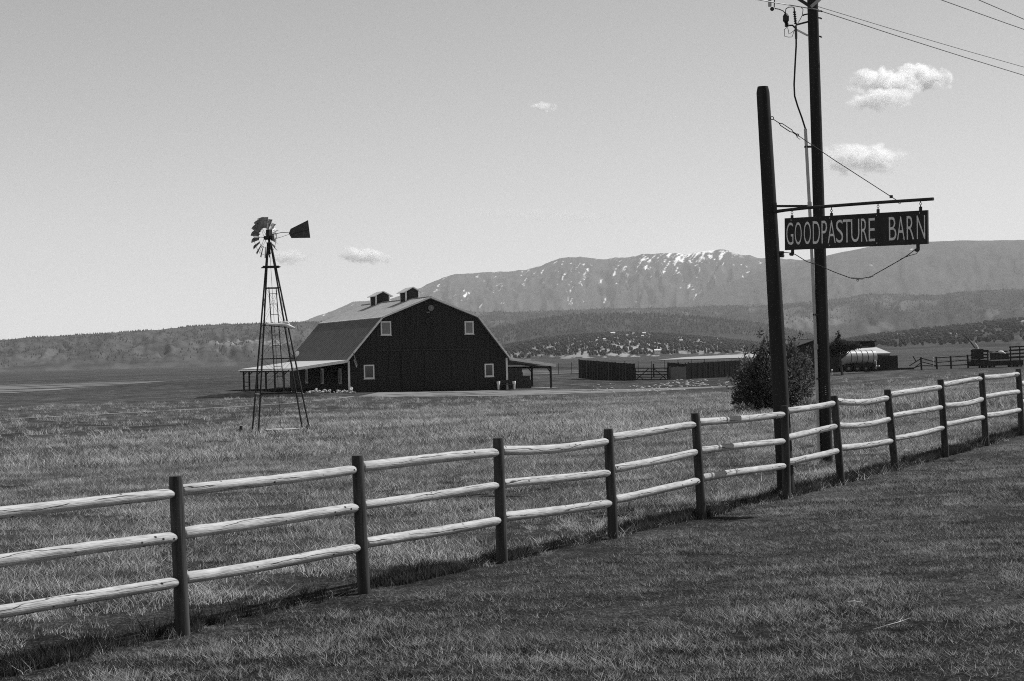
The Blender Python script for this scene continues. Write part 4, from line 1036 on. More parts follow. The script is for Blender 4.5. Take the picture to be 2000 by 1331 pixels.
# ------------------------------------------------------------------ corral
def wall_between(name, tops, bots, ZA, ZB, mat, label, cat, th_=.06, boards=18):
    (x0,y0), (x1,y1) = tops; (xb0,yb0), (xb1,yb1) = bots
    TLc, TRc = at(x0,y0,ZA), at(x1,y1,ZB); BLc, BRc = at(xb0,yb0,ZA), at(xb1,yb1,ZB)
    root = empty(name, BLc); tag(root, label, cat)
    dirv = (TRc-TLc); dirv.z = 0; dirv.normalize(); nn = Vector((-dirv.y, dirv.x, 0))
    for k in range(boards):
        t0, t1 = k/boards, (k+1)/boards-.004
        q = [BLc.lerp(BRc,t0)-UZ*.25, BLc.lerp(BRc,t1)-UZ*.25, TLc.lerp(TRc,t1)+UZ*random.uniform(-.03,.03), TLc.lerp(TRc,t0)+UZ*random.uniform(-.03,.03)]
        MB().prism([p+nn*(.015*(k % 2)) for p in q], nn*th_).build('board', mat, root)
    n = max(2, boards//6)
    for k in range(n+1):
        c = BLc.lerp(BRc, k/n); h = (TLc.z-BLc.z)
        MB().box(c+nn*.16+UZ*(h/2-.1), .14, .14, h+.3).build('post', mat, root)
    return root
wall_between('board_wall', ((1130,703),(1238,711)), ((1130,735),(1238,744)), 203, 198, M['oldwood'], 'long dark solid board wall of the corral left of the gate', 'corral wall', boards=20)
wall_between('board_wall', ((1341,710),(1447,704)), ((1341,743),(1447,738)), 199, 203, M['oldwood'], 'long dark solid board wall of the corral right of the grey panel', 'corral wall', boards=20)
wall_between('sheet_panel', ((1310,717),(1340,717)), ((1310,742.5),(1340,742.5)), 198.4, 198.6, M['greypanel'], 'lighter grey sheet panel in the corral wall beside the gate', 'corral panel', boards=2)
wall_between('board_wall', ((1305,709),(1345,711)), ((1305,718),(1345,718)), 200, 200, M['oldwood'], 'short dark boards showing above the grey corral panel', 'corral wall', boards=4)
gate = empty('farm_gate', at(1241,743,198)); tag(gate, 'closed five bar gate with diagonal braces between the corral walls', 'gate')
G0, G1 = at(1241,743,198), at(1304,743,198); gh = at(1241,719,198).z-G0.z
def gp(u, v): return G0.lerp(G1,u)+UZ*(gh*v)
for v in (.05,.25,.46,.7,.98): MB().bar(gp(0,v), gp(1,v), .05, .10).build('bar', M['oldwood'], gate)
for u in (.01,.5,.99): MB().bar(gp(u,0), gp(u,1), .07, .07).build('upright', M['oldwood'], gate)
for a, b in (((.03,.05),(.42,.95)),((.97,.05),(.58,.95)),((.25,.05),(.03,.5)),((.75,.05),(.97,.5))): MB().bar(gp(*a), gp(*b), .06, .09).build('brace', M['oldwood'], gate)
for px, lab in ((1239,'square dark post at the left side of the corral gate'), (1306,'square dark post at the right side of the corral gate')):
    q = at(px,743,197.8); o = MB().box(q+UZ*.75, .22, .22, 1.9).build('gate_post', M['oldwood'], origin=q); tag(o, lab, 'post')
    MB().box(q+UZ*1.72, .26, .26, .04).build('post_cap', M['oldwood'], o)
q = at(1277,735,206); o = MB().tube([q-UZ*.2, q+UZ*1.1, q+UZ*1.42], [.10,.10,.085], 8).build('snubbing_post', M['oldwood'], origin=q); tag(o, 'single dark post inside the corral behind the gate', 'post')
# thin wire fence behind the corral
wf = empty('wire_fence', at(1290,716,232)); tag(wf, 'thin wire fence with slender posts crossing behind the corral', 'fence')
wpts = []
for k in range(16):
    x, y = gpx(1090+26*k, 250-1.0*k); z = g(x, y); wpts.append(Vector((x,y,z)))
    MB().tube([(x,y,z-.2),(x,y,z+1.5+.15*random.random())], .045, 5).build('post', M['oldwood'], wf)
for h in (.5,.9,1.3): MB().tube([p+UZ*h for p in wpts], .008, 4).build('wire', M['wire'], wf)

# ------------------------------------------------------------------ sheds, tank, container
def shed_box(name, label, poly_px, Z, depth, mat, roofmat=None, cat='shed'): pass
def P_(px, py, Z): return at(px, py, Z)
# gabled dark shed behind the juniper
r0 = P_(1550,728,206); shed = empty('shed', r0); tag(shed, 'dark low gabled shed half hidden behind the juniper and the pole', 'shed')
q = [P_(1551,732,206), P_(1641,730,206), P_(1641,689,206), P_(1597,665,206), P_(1551,681,206)]
MB().prism(q, Vector((-.8,7,0))).build('wall', M['oldwood'], shed)
for a, b in (((1546,681.5),(1598,663.5)),((1596,663.5),(1646,690.5))):
    A_, B_ = P_(*a,205.6), P_(*b,205.6)
    MB().prism([A_, B_, B_+UZ*.1, A_+UZ*.1], Vector((-.9,7.8,0))).build('roof', M['oldwood'], shed)
# flat roofed dark shed
r0 = P_(1668,725,222); shed2 = empty('flat_roof_shed', r0); tag(shed2, 'dark flat roofed shed rising behind the white tank', 'shed')
a, b, h = P_(1672,728,222), P_(1710,728,222), 0
tz = P_(1690,668.5,222).z
MB().prism([a, b, Vector((b.x,b.y,tz)), Vector((a.x,a.y,tz))], Vector((-.6,5,0))).build('wall', M['oldwood'], shed2)
MB().box(((a+b)/2).xy.to_3d()+Vector((-.3,2.3,tz+.07)), (b-a).length+.9, 5.9, .12).build('roof', M['oldwood'], shed2)
MB().box(((a+b)/2).xy.to_3d()+Vector((0,-.03,tz-.9)), .8, .04, .7).build('window', M['glass'], shed2)
# pale metal roofed open shed
r0 = P_(1700,724,206); shed3 = empty('metal_roof_shed', r0); tag(shed3, 'dark shed with a pale sloping metal roof behind the tank', 'shed')
q = [P_(1667,683,211), P_(1712,680,211), P_(1740,691,204), P_(1690,692.5,204)]
MB().prism(q, UZ*.08).build('roof', M['porchroof'], shed3)
MB().prism([P_(1692,694.5,204.4), P_(1738,692.5,204.4), P_(1738,724,204.4), P_(1692,726,204.4)], Vector((-.6,6,0))).build('wall', M['oldwood'], shed3)
# dark container
r0 = P_(1710,722,200); cont = empty('storage_container', r0); tag(cont, 'dark boxy storage container at the right of the tank', 'container')
a, b, h = P_(1710,723.5,200), P_(1754,722,200), P_(1754,694.5,200).z-P_(1754,722,200).z
cx = (b-a).normalized(); cyv = Vector((-cx.y,cx.x,0))
MB().box((a+b)/2+cyv*1.1+UZ*(h/2), (b-a).length, 2.2, h, (cx,cyv,UZ)).build('body', M['oldwood'], cont)
for k in range(9): MB().box(a.lerp(b,.06+.11*k)-cyv*.02+UZ*(h/2), .12, .05, h*.94, (cx,cyv,UZ)).build('rib', M['oldwood'], cont)
# tank trailer
Zt = 195
tank = empty('tank_trailer', P_(1675,727,Zt)); tag(tank, 'pale cylindrical tank with dark bands on a wheeled trailer', 'tank trailer')
ta, tb_ = P_(1646,699,Zt-.4), P_(1706,698,Zt+.9); td = (tb_-ta).normalized(); tr = .80
ta -= td*0.0
pts = [ta-td*.18, ta-td*.16, ta-td*.08, ta, tb_, tb_+td*.08, tb_+td*.16, tb_+td*.18]
MB().tube(pts, [.25,.5*tr,.85*tr,tr,tr,.85*tr,.5*tr,.2], 24).build('tank', M['tank'], tank, smooth=True)
for k in range(5):
    c = ta.lerp(tb_, .17+.18*k); MB().tube([c-td*.035, c+td*.035], tr+.015, 24).build('band', M['tire'], tank)
MB().tube([ta-td*.30+Vector((0,0,-.5)), ta-td*.1+Vector((0,0,-.5))], .10, 10).build('valve', M['tire'], tank)
MB().tube([ta.lerp(tb_,.28)+UZ*(tr-.02), ta.lerp(tb_,.28)+UZ*(tr+.12)], .22, 12).build('hatch', M['tank'], tank)
ty = Vector((-td.y, td.x, 0)).normalized()
gz_t = P_(1675,727,Zt).z
MB().box(ta.lerp(tb_,.5).xy.to_3d()+UZ*(gz_t+.62), (tb_-ta).length+.7, 1.3, .22, (Vector((td.x,td.y,0)).normalized(), ty, UZ)).build('frame', M['tire'], tank)
for u in (.06, .34, .62, .94):
    c = ta.lerp(tb_, u).xy.to_3d()+UZ*(gz_t+.42)
    for s in (-1, 1):
        wl = MB().tube([c+ty*(s*.7-.11), c+ty*(s*.7+.11)], .42, 18).build('wheel', M['tire'], tank, smooth=True)
        MB().tube([c+ty*(s*.7-.125), c+ty*(s*.7+.125)], .17, 12).build('rim', M['greypanel'], wl)
MB().box(ta.lerp(tb_,.5).xy.to_3d()-ty*.75+UZ*(gz_t+.75), 2.2, .3, .5, (Vector((td.x,td.y,0)).normalized(), ty, UZ)).build('tool_box', M['tire'], tank)
for px, py in ((1712,715.5),(1717,715.5)):
    MB().sphere(P_(px,py,Zt-.6), .085, 8, 6).build('lamp', M['white'], tank)
MB().tube([P_(1708,705,Zt), P_(1712,706,Zt-.1), P_(1711,713,Zt-.1)], .045, 6).build('hose', M['white'], tank)
q = P_(1625,732,Zt-3); o = MB().tube([q-UZ*.1, q+UZ*.32], .04, 6).sphere(q+UZ*.45, .11, 8, 6).build('marker_post', M['white'], origin=q); tag(o, 'small white marker on a short stake just right of the pole', 'marker')
MB().box(q+UZ*.28, .12, .05, .06).build('marker_plate', M['greypanel'], o)
# timber lying on the ground
q = MB().bar(P_(1735,721.5,196), P_(1785,720,196), .3, .22).build('fallen_timber', M['oldwood'], origin=P_(1760,721,196)); tag(q, 'long dark timber lying on the ground right of the container', 'timber')
MB().box(P_(1740,721,195.9), .4, .34, .26).build('timber_block', M['oldwood'], q)

# ------------------------------------------------------------------ old rail fence at the right
of = empty('old_fence', P_(1830,720,196)); tag(of, 'old dark wooden fence with a sagging broken end beside the stock trailer', 'fence')
pp_ = [(1799,698,721),(1829,697,720),(1857,696,720),(1890,693,717),(1912,692,716)]
def op(px, py): return P_(px, py, 196-(px-1800)*.004)
for px, t, b in pp_: MB().bar(op(px-.6,t), op(px+1,b)-UZ*.2, .16, .16, up=(0,1,0)).build('post', M['oldwood'], of)
for a, b in (((1828,699.5),(1892,695.5)),((1829,708.5),(1892,703.5)),((1830,715.5),(1908,711.5)),((1799,700),(1829,708)),((1799,707),(1829,714.5)),((1800,714.5),(1829,715.5)),((1776,715),(1799,700.5)),((1784,720),(1800,708)),((1778,721),(1800,714)),((1783,696),(1789,706)),((1888,696),(1912,694)),((1888,704),(1912,703))):
    MB().bar(op(*a), op(*b), .09, .12, up=(0,1,0)).build('rail', M['oldwood'], of)
q = op(1823,711); o = MB().tube([q-UZ*.3, q+UZ*.65, q+UZ*.68], [.07,.07,.05], 8).build('pipe_stub', M['white'], origin=q); tag(o, 'short white pipe standing behind the old sagging fence', 'pipe')
MB().tube([q+UZ*.6, q+UZ*.64], .09, 8).build('pipe_cap', M['galv'], o)
# stock trailer
Zk = 194
trl = empty('stock_trailer', P_(1950,718,Zk)); tag(trl, 'dark flat farm trailer with slatted stake sides at the right edge', 'trailer')
def tp(px, py, dz=0): return P_(px, py, Zk+dz)
MB().prism([tp(1909,706), tp(1999,703.5), tp(1999,713), tp(1909,716)], Vector((-.3,2.6,0))).build('bed', M['oldwood'], trl)
MB().prism([tp(1936,703.8,-.05), tp(1972,702.6,-.05), tp(1972,704.4,-.05), tp(1936,705.6,-.05)], Vector((-.2,2.5,0))).build('deck_edge', M['galv'], trl)
for (x0, x1, rows) in ((1896,1931,((686,4.5),(693,3.2),(699,3.2),(705,4))),(1971,2012,((678.5,2.6),(685,3),(692,3),(699,4)))):
    rk = MB()
    for y, hpx in rows:
        sl_ = -.06 if x0 > 1950 else .0
        A_, B_ = tp(x0,y,.2), tp(x1,y+(x1-x0)*sl_,.2)
        MB().bar(A_, B_, .05, hpx*.056, up=(0,0,1)).build('slat', M['oldwood'], trl)
    for k in range(3):
        x = x0+(x1-x0)*(.06+.44*k); MB().bar(tp(x,rows[0][0]-1.5,.15), tp(x+.5,708,.15), .12, .1, up=(0,1,0)).build('stake', M['oldwood'], trl)
for px in (1922,1937,1975,1990):
    c = tp(px,714.5,.2); wl = MB().tube([c-Vector((0,.15,0)), c+Vector((0,.15,0))], .36, 18).build('wheel', M['tire'], trl, smooth=True)
    MB().tube([c-Vector((0,.17,0)), c+Vector((0,.17,0))], .14, 10).build('rim', M['greypanel'], wl)
# machine on the trailer
mc = empty('farm_machine', tp(1952,703,1.2)); tag(mc, 'jumble of a farm machine with pale hood parts standing on the flat trailer', 'machine')
MB().sphere(tp(1955,688,1.2), .22, 10, 6, (1.5,.8,.7)).tube([tp(1959,689,1.2), tp(1967,693,1.2)], [.10,.05], 8).build('hood', M['white'], mc, smooth=True)
MB().box(tp(1958,697.5,1.3), 1.15, .9, .75).build('body', M['oldwood'], mc)
MB().box(tp(1942,697,1.3), .8, .8, .8).build('engine_block', M['oldwood'], mc)
MB().bar(tp(1930,688,1.4), tp(1968,686.5,1.4), .1, .12).build('cross_bar', M['oldwood'], mc)
MB().tube([tp(1949,703,1.2), tp(1952,686,1.2)], .05, 6).build('exhaust', M['tire'], mc)
MB().tube([tp(1933,690,1.2), tp(1940,687,1.2), tp(1947,689,1.2), tp(1950,700,1.2)], .06, 6).tube([tp(1933,703,1.2), tp(1944,695,1.2)], .08, 6).build('lever_arm', M['greypanel'], mc)
MB().tube([tp(1943,702,1.0), tp(1943,702,1.4)], .34, 14).build('wheel', M['tire'], mc)
MB().sphere(tp(1963,694,1.0), .12, 8, 5, (1,1,.8)).build('lamp', M['white'], mc)
bm_ = empty('loader_boom', tp(1905,684,1.8)); tag(bm_, 'thin leaning boom of a machine rising behind the stake sides', 'boom')
MB().tube([tp(1882,655,2), tp(1895,668,2), tp(1906,683,1.8)], .045, 6).build('lower_bar', M['oldwood'], bm_)
MB().tube([tp(1886,648,2), tp(1893,664,2), tp(1908,681,1.8)], .05, 6).build('upper_bar', M['greypanel'], bm_)
MB().tube([tp(1904,683,1.8), tp(1912,682,1.8)], .07, 6).tube([tp(1911,681,1.8), tp(1908,675,1.8), tp(1904,670,1.8)], .06, 6).build('boom_foot', M['white'], bm_)
MB().box(tp(1910,692,1.9), 1.0, .9, 1.1).build('boom_base', M['oldwood'], bm_)

# ------------------------------------------------------------------ far houses on the wooded hillside
def house(px, py, gr, wpx, label, wallm, roofm):
    # put it on the hill surface where the sight line meets it
    best = min(np.linspace(.03,.98,120), key=lambda t: abs((lambda p: (CAM_Z+ray(px,py).z/ray(px,py).y*p[1])-p[2])(grid_point(gr, np.array([px]), np.array([t]))[0])))
    p = Vector(grid_point(gr, np.array([float(px)]), np.array([best]))[0]); wd = wpx*p.y/F_PX; dp_ = wd*.6; h = max(2.6, wd*.26)
    p = p+UZ*1.5
    hs = empty('farmhouse', p); tag(hs, label, 'house', 'houses on the far hillside')
    MB().box(p+UZ*(h/2-1), wd, dp_, h+2).build('wall', wallm, hs)
    rz = p.z+h; x0, x1 = p.x-wd*.56, p.x+wd*.56; y0, y1 = p.y-dp_*.6, p.y+dp_*.6; rh = wd*.2
    MB().add([(x0,y0,rz),(x1,y0,rz),(x1,p.y,rz+rh),(x0,p.y,rz+rh),(x0,y1,rz),(x1,y1,rz)], [(0,1,2,3),(3,2,5,4),(0,3,4),(1,5,2),(0,4,5,1)]).build('roof', roofm, hs)
    for s in (-.25,.25): MB().box(p+Vector((wd*s,-dp_*.5-.05,h*.5)), wd*.12, .1, h*.35).build('window', M['glass'], hs)
for px, py, wpx, lab in ((1197,655,8,'pale house highest up on the wooded hillside'),(1258,655,6,'pale roofed house right of the highest hillside house'),(1237,656,4,'small house between the two upper hillside houses'),(1255,661,5,'small pale house below the upper right hillside house'),(1283,695,11,'long white roofed building low on the hillside above the gate'),(1330,671,6,'pale house on the right part of the wooded hillside'),(1225,660,4,'tiny pale house under the highest hillside house'),(1180,668,5,'small pale roof left on the hillside above the left corral wall')):
    house(px, py, near_grid, wpx, lab, M['white'], M['white'])
for px, py, wpx, lab in ((1745,658,4,'tiny white house at left of a pair on the low right hill'),(1755,658,6,'white double house at right of a pair on the low right hill')):
    house(px, py, right_grid, wpx, lab, M['white'], M['white'])

# ------------------------------------------------------------------ juniper, shrub, weeds
def leaf_cloud(lobes, n, size, seed, elong=2.2, upb=.4, surf=.5):
    r_ = np.random.default_rng(seed)
    wts = np.array([l[3]*l[4]*l[5] for l in lobes])**.75; wts /= wts.sum()
    k = r_.choice(len(lobes), n, p=wts); L = np.array(lobes)[k]
    d = r_.normal(size=(n,3)); d /= np.linalg.norm(d, axis=1)[:,None]
    rad = r_.random(n)**surf
    bump = 1+.30*(fbm(d[:,0]*2.5+k*3.1, d[:,2]*2.5+d[:,1]*2, 3)-.5)*2
    c = L[:,:3]+d*(rad*bump)[:,None]*L[:,3:6]
    # leaf sprays: small quads pointing outward and up
    ax_ = d+r_.normal(size=(n,3))*.6+np.array([0,0,upb]); ax_ /= np.linalg.norm(ax_, axis=1)[:,None]
    si = np.cross(ax_, r_.normal(size=(n,3))); si /= np.linalg.norm(si, axis=1)[:,None]
    s = size*(.5+r_.random(n))[:,None]
    a = c-si*s*.5; b = c+si*s*.5; t = c+ax_*s*elong; m1 = c+ax_*s*elong*.55+si*s*.45; m2 = c+ax_*s*elong*.55-si*s*.45
    V = np.stack([a,b,m1,t,m2], 1).reshape(-1,3)
    o = (np.arange(n)*5)[:,None]
    return V, (np.array([[0,1,2,3,4]])+o)
def leaf_attr(o):
    k = len(o.data.vertices)//5; a_ = o.data.attributes.new('bl', 'FLOAT', 'POINT'); a_.data.foreach_set('value', np.repeat(rng.random(k), 5).astype(np.float32)); return o
Zj = 60.0
jb = at(1503,806,Zj); jx, jy, jz = jb.x, jb.y, g(jb.x, jb.y)
jun = empty('juniper', (jx,jy,jz)); tag(jun, 'big dark juniper bush growing behind the tall sign post', 'bush')
sJ = Zj/F_PX
def jl(px, py, rx, rz, dy=0, ry=None): q = at(px, py, Zj+dy); return (q.x, q.y, q.z, rx*sJ, (ry or rx)*sJ, rz*sJ)
lobes = [jl(1462,782,34,22), jl(1475,765,42,42), jl(1520,755,48,50), jl(1550,765,38,44), jl(1505,715,36,38), jl(1540,710,34,36), jl(1465,730,30,30), jl(1500,690,22,32), jl(1497,672,9,16), jl(1512,690,16,28), jl(1545,685,14,24), jl(1552,672,6,14), jl(1570,715,16,26), jl(1575,750,16,34), jl(1450,775,22,26), jl(1440,745,12,16), jl(1500,790,55,18), jl(1520,740,46,46,-.5), jl(1490,740,40,40,.6), jl(1485,700,16,20), jl(1590,735,8,18)]
rj = random.Random(21)
for (cx_, cy_, rx_, rz_) in ((1475,765,44,44),(1520,750,52,60),(1555,760,36,46),(1500,700,34,40),(1548,700,30,34),(1455,760,26,34),(1575,745,18,36)):
    for k in range(7):
        a = rj.uniform(-.35, math.pi+.35); L = rj.uniform(1.0, 1.38)
        lobes.append(jl(cx_+rx_*L*math.cos(a), cy_-rz_*L*math.sin(a), rj.uniform(2.0,5.5), rj.uniform(4,11), rj.uniform(-.5,.5)))
Vj, Fj = leaf_cloud(lobes, 21000, .034, 5, 2.4, .5, .42)
leaf_attr(np_mesh('crown', Vj, Fj, M['juniper'], jun))
mb = MB()
for k in range(7):
    a = k*.9; mb.tube([(jx,jy,jz-.1), (jx+.25*math.cos(a),jy+.25*math.sin(a),jz+.6), (jx+.7*math.cos(a),jy+.5*math.sin(a),jz+1.5)], [.08,.05,.02], 6)
for k in range(26):
    a = k*.77; L = .7+.7*rj.random(); h = .8+1.5*rj.random()
    mb.tube([(jx,jy,jz+.2), (jx+L*.5*math.cos(a),jy+L*.4*math.sin(a),jz+h*.55), (jx+L*math.cos(a),jy+L*.7*math.sin(a),jz+h)], [.03,.018,.006], 4)
mb.build('trunk', M['bark'], jun)
# bare shrub tree between the pole and the tank
Zb = 190.0; bb_ = at(1645,728,Zb); bz0 = g(bb_.x, bb_.y); sB = Zb/F_PX
shr = empty('scrub_tree', (bb_.x,bb_.y,bz0)); tag(shr, 'scraggly thin tree with one tall spike behind the utility pole', 'tree')
def bl_(px, py, rx, rz): q = at(px, py, Zb); return (q.x, q.y, q.z, rx*sB, rx*sB*.8, rz*sB)
Vb, Fb = leaf_cloud([bl_(1632,680,14,14), bl_(1650,676,18,10), bl_(1668,676,16,7), bl_(1637,664,5,12), bl_(1638,652,2.0,8), bl_(1625,690,12,10), bl_(1648,685,10,8)], 3800, .09, 8, 1.8)
leaf_attr(np_mesh('crown', Vb, Fb, M['twig'], shr))
mb = MB(); q0 = Vector((bb_.x,bb_.y,bz0))
mb.tube([q0, at(1641,700,Zb), at(1637,675,Zb), at(1639,645,Zb)], [.16,.12,.08,.02], 6)
for px, py in ((1655,672),(1672,673),(1628,676),(1620,685),(1662,680),(1646,668)): mb.tube([at(1641,702,Zb), at((1641+px)/2,690,Zb+.3), at(px,py,Zb+.3)], [.09,.05,.015], 5)
mb.build('trunk', M['bark'], shr)
# weeds at the foot of the juniper
for px, py, rx, rz, lab in ((1452,800,20,14,'pale leafy weeds at the left foot of the juniper'), (1580,785,14,12,'pale leafy weeds at the right foot of the juniper')):
    q = at(px, py+8, Zj-1.2); z = g(q.x, q.y); s = (Zj-1.2)/F_PX
    Vw, Fw = leaf_cloud([(q.x,q.y,z+.1,rx*s,rx*s,rz*s*1.3),(q.x+.2,q.y,z+.05,rx*s*.8,rx*s*.6,rz*s)], 500, .05, int(px), 2.0, 1.0)
    o = leaf_attr(np_mesh('weeds', Vw, Fw, M['weed'], loc=(q.x,q.y,z))); tag(o, lab, 'weeds')

# ------------------------------------------------------------------ grass
def tuft(name, nb, hmin, hmax, rad, wd, mat, seed, lean=.5, bias=.3):
    r_ = random.Random(seed); V, Fc = [], []
    for k in range(nb):
        a = r_.random()*6.283; rr2 = rad*math.sqrt(r_.random()); x, y = rr2*math.cos(a), rr2*math.sin(a)
        h = hmin+(hmax-hmin)*r_.random()**1.5; yaw = r_.random()*6.283; la = r_.random()*6.283; ln = lean*(.2+r_.random())*h
        lx, ly = ln*math.cos(la)+bias*h, ln*math.sin(la); sx, sy = math.cos(yaw)*wd/2, math.sin(yaw)*wd/2
        b = len(V); w0 = .7+.6*r_.random()
        for t, wf_ in ((0,1),(.4,.9),(.75,.55)):
            cx_, cy_, cz = x+lx*t*t, y+ly*t*t, h*t*(1-.12*t)-.01
            V += [(cx_-sx*wf_*w0, cy_-sy*wf_*w0, cz), (cx_+sx*wf_*w0, cy_+sy*wf_*w0, cz)]
        V.append((x+lx, y+ly, h*.9))
        Fc += [(b,b+1,b+3,b+2),(b+2,b+3,b+5,b+4),(b+4,b+5,b+6)]
    me = bpy.data.meshes.new(name); me.from_pydata(V, [], Fc); me.materials.append(mat)
    a_ = me.attributes.new('bl', 'FLOAT', 'POINT'); a_.data.foreach_set('value', np.repeat([r_.random() for _ in range(nb)], 7).astype(np.float32))
    return bpy.data.objects.new(name, me)
def scatter_object(name, label, pts, protos, rot, scl, idx_):
    c = bpy.data.collections.new(name+'_tufts')
    for p in protos: c.objects.link(p)
    me = bpy.data.meshes.new(name); me.from_pydata(pts.tolist(), [], [])
    for nm, arr, ty_ in (('rz', rot, 'FLOAT'), ('sc', scl, 'FLOAT'), ('pi', idx_, 'INT')):
        at_ = me.attributes.new(nm, ty_, 'POINT'); at_.data.foreach_set('value', arr.astype(np.float32 if ty_ == 'FLOAT' else np.int32))
    o = bpy.data.objects.new(name, me); col.objects.link(o)
    ng = bpy.data.node_groups.new(name+'_scatter', 'GeometryNodeTree')
    ng.interface.new_socket('Geometry', in_out='INPUT', socket_type='NodeSocketGeometry'); ng.interface.new_socket('Geometry', in_out='OUTPUT', socket_type='NodeSocketGeometry')
    N = ng.nodes; gi = N.new('NodeGroupInput'); go = N.new('NodeGroupOutput')
    ci = N.new('GeometryNodeCollectionInfo'); ci.inputs['Collection'].default_value = c; ci.inputs['Separate Children'].default_value = True; ci.inputs['Reset Children'].default_value = True
    ip = N.new('GeometryNodeInstanceOnPoints'); ip.inputs['Pick Instance'].default_value = True
    def na(nm, t):
        a = N.new('GeometryNodeInputNamedAttribute'); a.data_type = t; a.inputs[0].default_value = nm; return a
    ar_, as_, ai = na('rz','FLOAT'), na('sc','FLOAT'), na('pi','INT')
    cx_ = N.new('ShaderNodeCombineXYZ'); ng.links.new(ar_.outputs[0], cx_.inputs[2])
    cs = N.new('ShaderNodeCombineXYZ')
    for k in range(3): ng.links.new(as_.outputs[0], cs.inputs[k])
    ng.links.new(gi.outputs[0], ip.inputs['Points']); ng.links.new(ci.outputs[0], ip.inputs['Instance']); ng.links.new(ai.outputs[0], ip.inputs['Instance Index'])
    ng.links.new(cx_.outputs[0], ip.inputs['Rotation']); ng.links.new(cs.outputs[0], ip.inputs['Scale']); ng.links.new(ip.outputs[0], go.inputs[0])
    md = o.modifiers.new('scatter', 'NODES'); md.node_group = ng
    tag(o, label, 'grass', kind='stuff'); return o
def side(x, y): return (x-FA.x)*FN.x+(y-FA.y)*FN.y      # > 0 on the camera side of the fence
def cand(n, z0, z1, m=3.5, k=.335):
    Y = np.sqrt(z0*z0+(z1*z1-z0*z0)*rng.random(n)); X = (rng.random(n)*2-1)*(k*Y+m); return X, Y
def blocked(x, y):
    P0 = BO; dx, dy = x-P0.x, y-P0.y; a = dx*gv.x+dy*gv.y; b = dx*dv.x+dy*dv.y
    inb = (a > -6.2)&(a < 22.5)&(b > -.5)&(b < 23)
    drive = (y > 160)&(y < 181)&(x > -17)&(x < 25)
    mill_ = (np.hypot(x-wc.x, y-wc.y) < 1.5)&(fbm(x*2, y*2, 2) < .62) | ((np.abs(x-wc.x) < 1.6)&(y > wc.y-3.4)&(y < wc.y)&(fbm(x*3, y*3, 2) < .60))
    return inb | drive | mill_
# verge on the camera side
X, Y = cand(240000, 6.5, 40); s = side(X, Y); k = (s > -.3); X, Y = X[k], Y[k]
sn = fbm(X*1.1, Y*1.1, 5); big_ = fbm(X*.35+7, Y*.35, 3)
k = rng.random(len(X)) < np.clip((sn-.26)/.22, .35, 1); X, Y, sn, big_ = X[k], Y[k], sn[k], big_[k]
coarse = np.clip((big_-.42)/.12+np.clip((side(X,Y)-2.2)/2.5, -.6, .6), 0, 1)
pro = [tuft('verge_tuft', 34, .012, .042, .085, .0034, M['lawn'], 40+i, 1.1) for i in range(4)] + [tuft('coarse_tuft', 20, .015, .050, .07, .0050, M['lawn'], 50+i, 1.5) for i in range(4)] + [tuft('thatch_tuft', 10, .012, .03, .09, .007, M['weed'], 56+i, 3.0) for i in range(2)]
sc_ = (.45+1.0*sn)*(.6+.8*rng.random(len(X)))*np.clip(.5+np.abs(side(X,Y))*.7, .5, 1)
pi_ = np.where(rng.random(len(X)) < .25+.5*coarse, 4+rng.integers(0,4,len(X)), rng.integers(0,4,len(X))); pi_ = np.where(rng.random(len(X)) < .05, 8+rng.integers(0,2,len(X)), pi_)
scatter_object('verge_grass', 'short dark grass of the road verge in front of the fence', np.stack([X,Y,gz(X,Y)-.005],-1), pro, rng.normal(size=len(X))*1.1+2.6, sc_, pi_)
# field just behind the fence
X, Y = cand(95000, 9, 46); s = side(X, Y); dn = fbm(X*.9+9, Y*.9, 5, .6); k = (s < .0)&(rng.random(len(X)) < np.clip((dn-.30)/.22, .10, 1)); X, Y, dn = X[k], Y[k], dn[k]
pro = [tuft('field_tuft', 24, .025, .115, .095, .0052, M['grass'], 60+i, 1.25) for i in range(5)] + [tuft('straw_tuft', 9, .02, .06, .12, .006, M['weed'], 70+i, 2.6) for i in range(2)] + [tuft('seed_stalk', 4, .16, .30, .05, .004, M['weed'], 74, .7)]
sc_ = (.10+1.75*dn)*(.6+.8*rng.random(len(X)))
q_ = rng.random(len(X)); pi_ = np.where(q_ < .10, 5+rng.integers(0,2,len(X)), rng.integers(0,5,len(X))); pi_ = np.where(q_ > .992, 7, pi_)
scatter_object('field_grass', 'dry clumpy pasture grass just behind the rail fence', np.stack([X,Y,gz(X,Y)-.005],-1), pro, rng.normal(size=len(X))*1.3, sc_, pi_)
# unmown grass along the fence line, coloured dark to deepen the rails' shadow band
nf = 5200; tl = rng.random(nf)*32-5; of_ = -.03-.34*rng.random(nf)**1.3
dn = fbm(tl*.9, tl*0+3, 3); k = rng.random(nf) < np.clip((dn-.36)/.16, .08, 1); tl, of_ = tl[k], of_[k]
X = FA.x+FD.x*tl+FN.x*of_; Y = FA.y+FD.y*tl+FN.y*of_
pro = [tuft('fence_tuft', 24, .05, .15, .06, .006, M['fencegrass'], 160+i, .5) for i in range(4)]
scatter_object('fence_line_grass', 'unmown grass along the foot of the rail fence, darkened as its shadow band', np.stack([X,Y,gz(X,Y)-.005],-1), pro, rng.random(len(X))*6.28, .6+.7*rng.random(len(X)), rng.integers(0,4,len(X)))
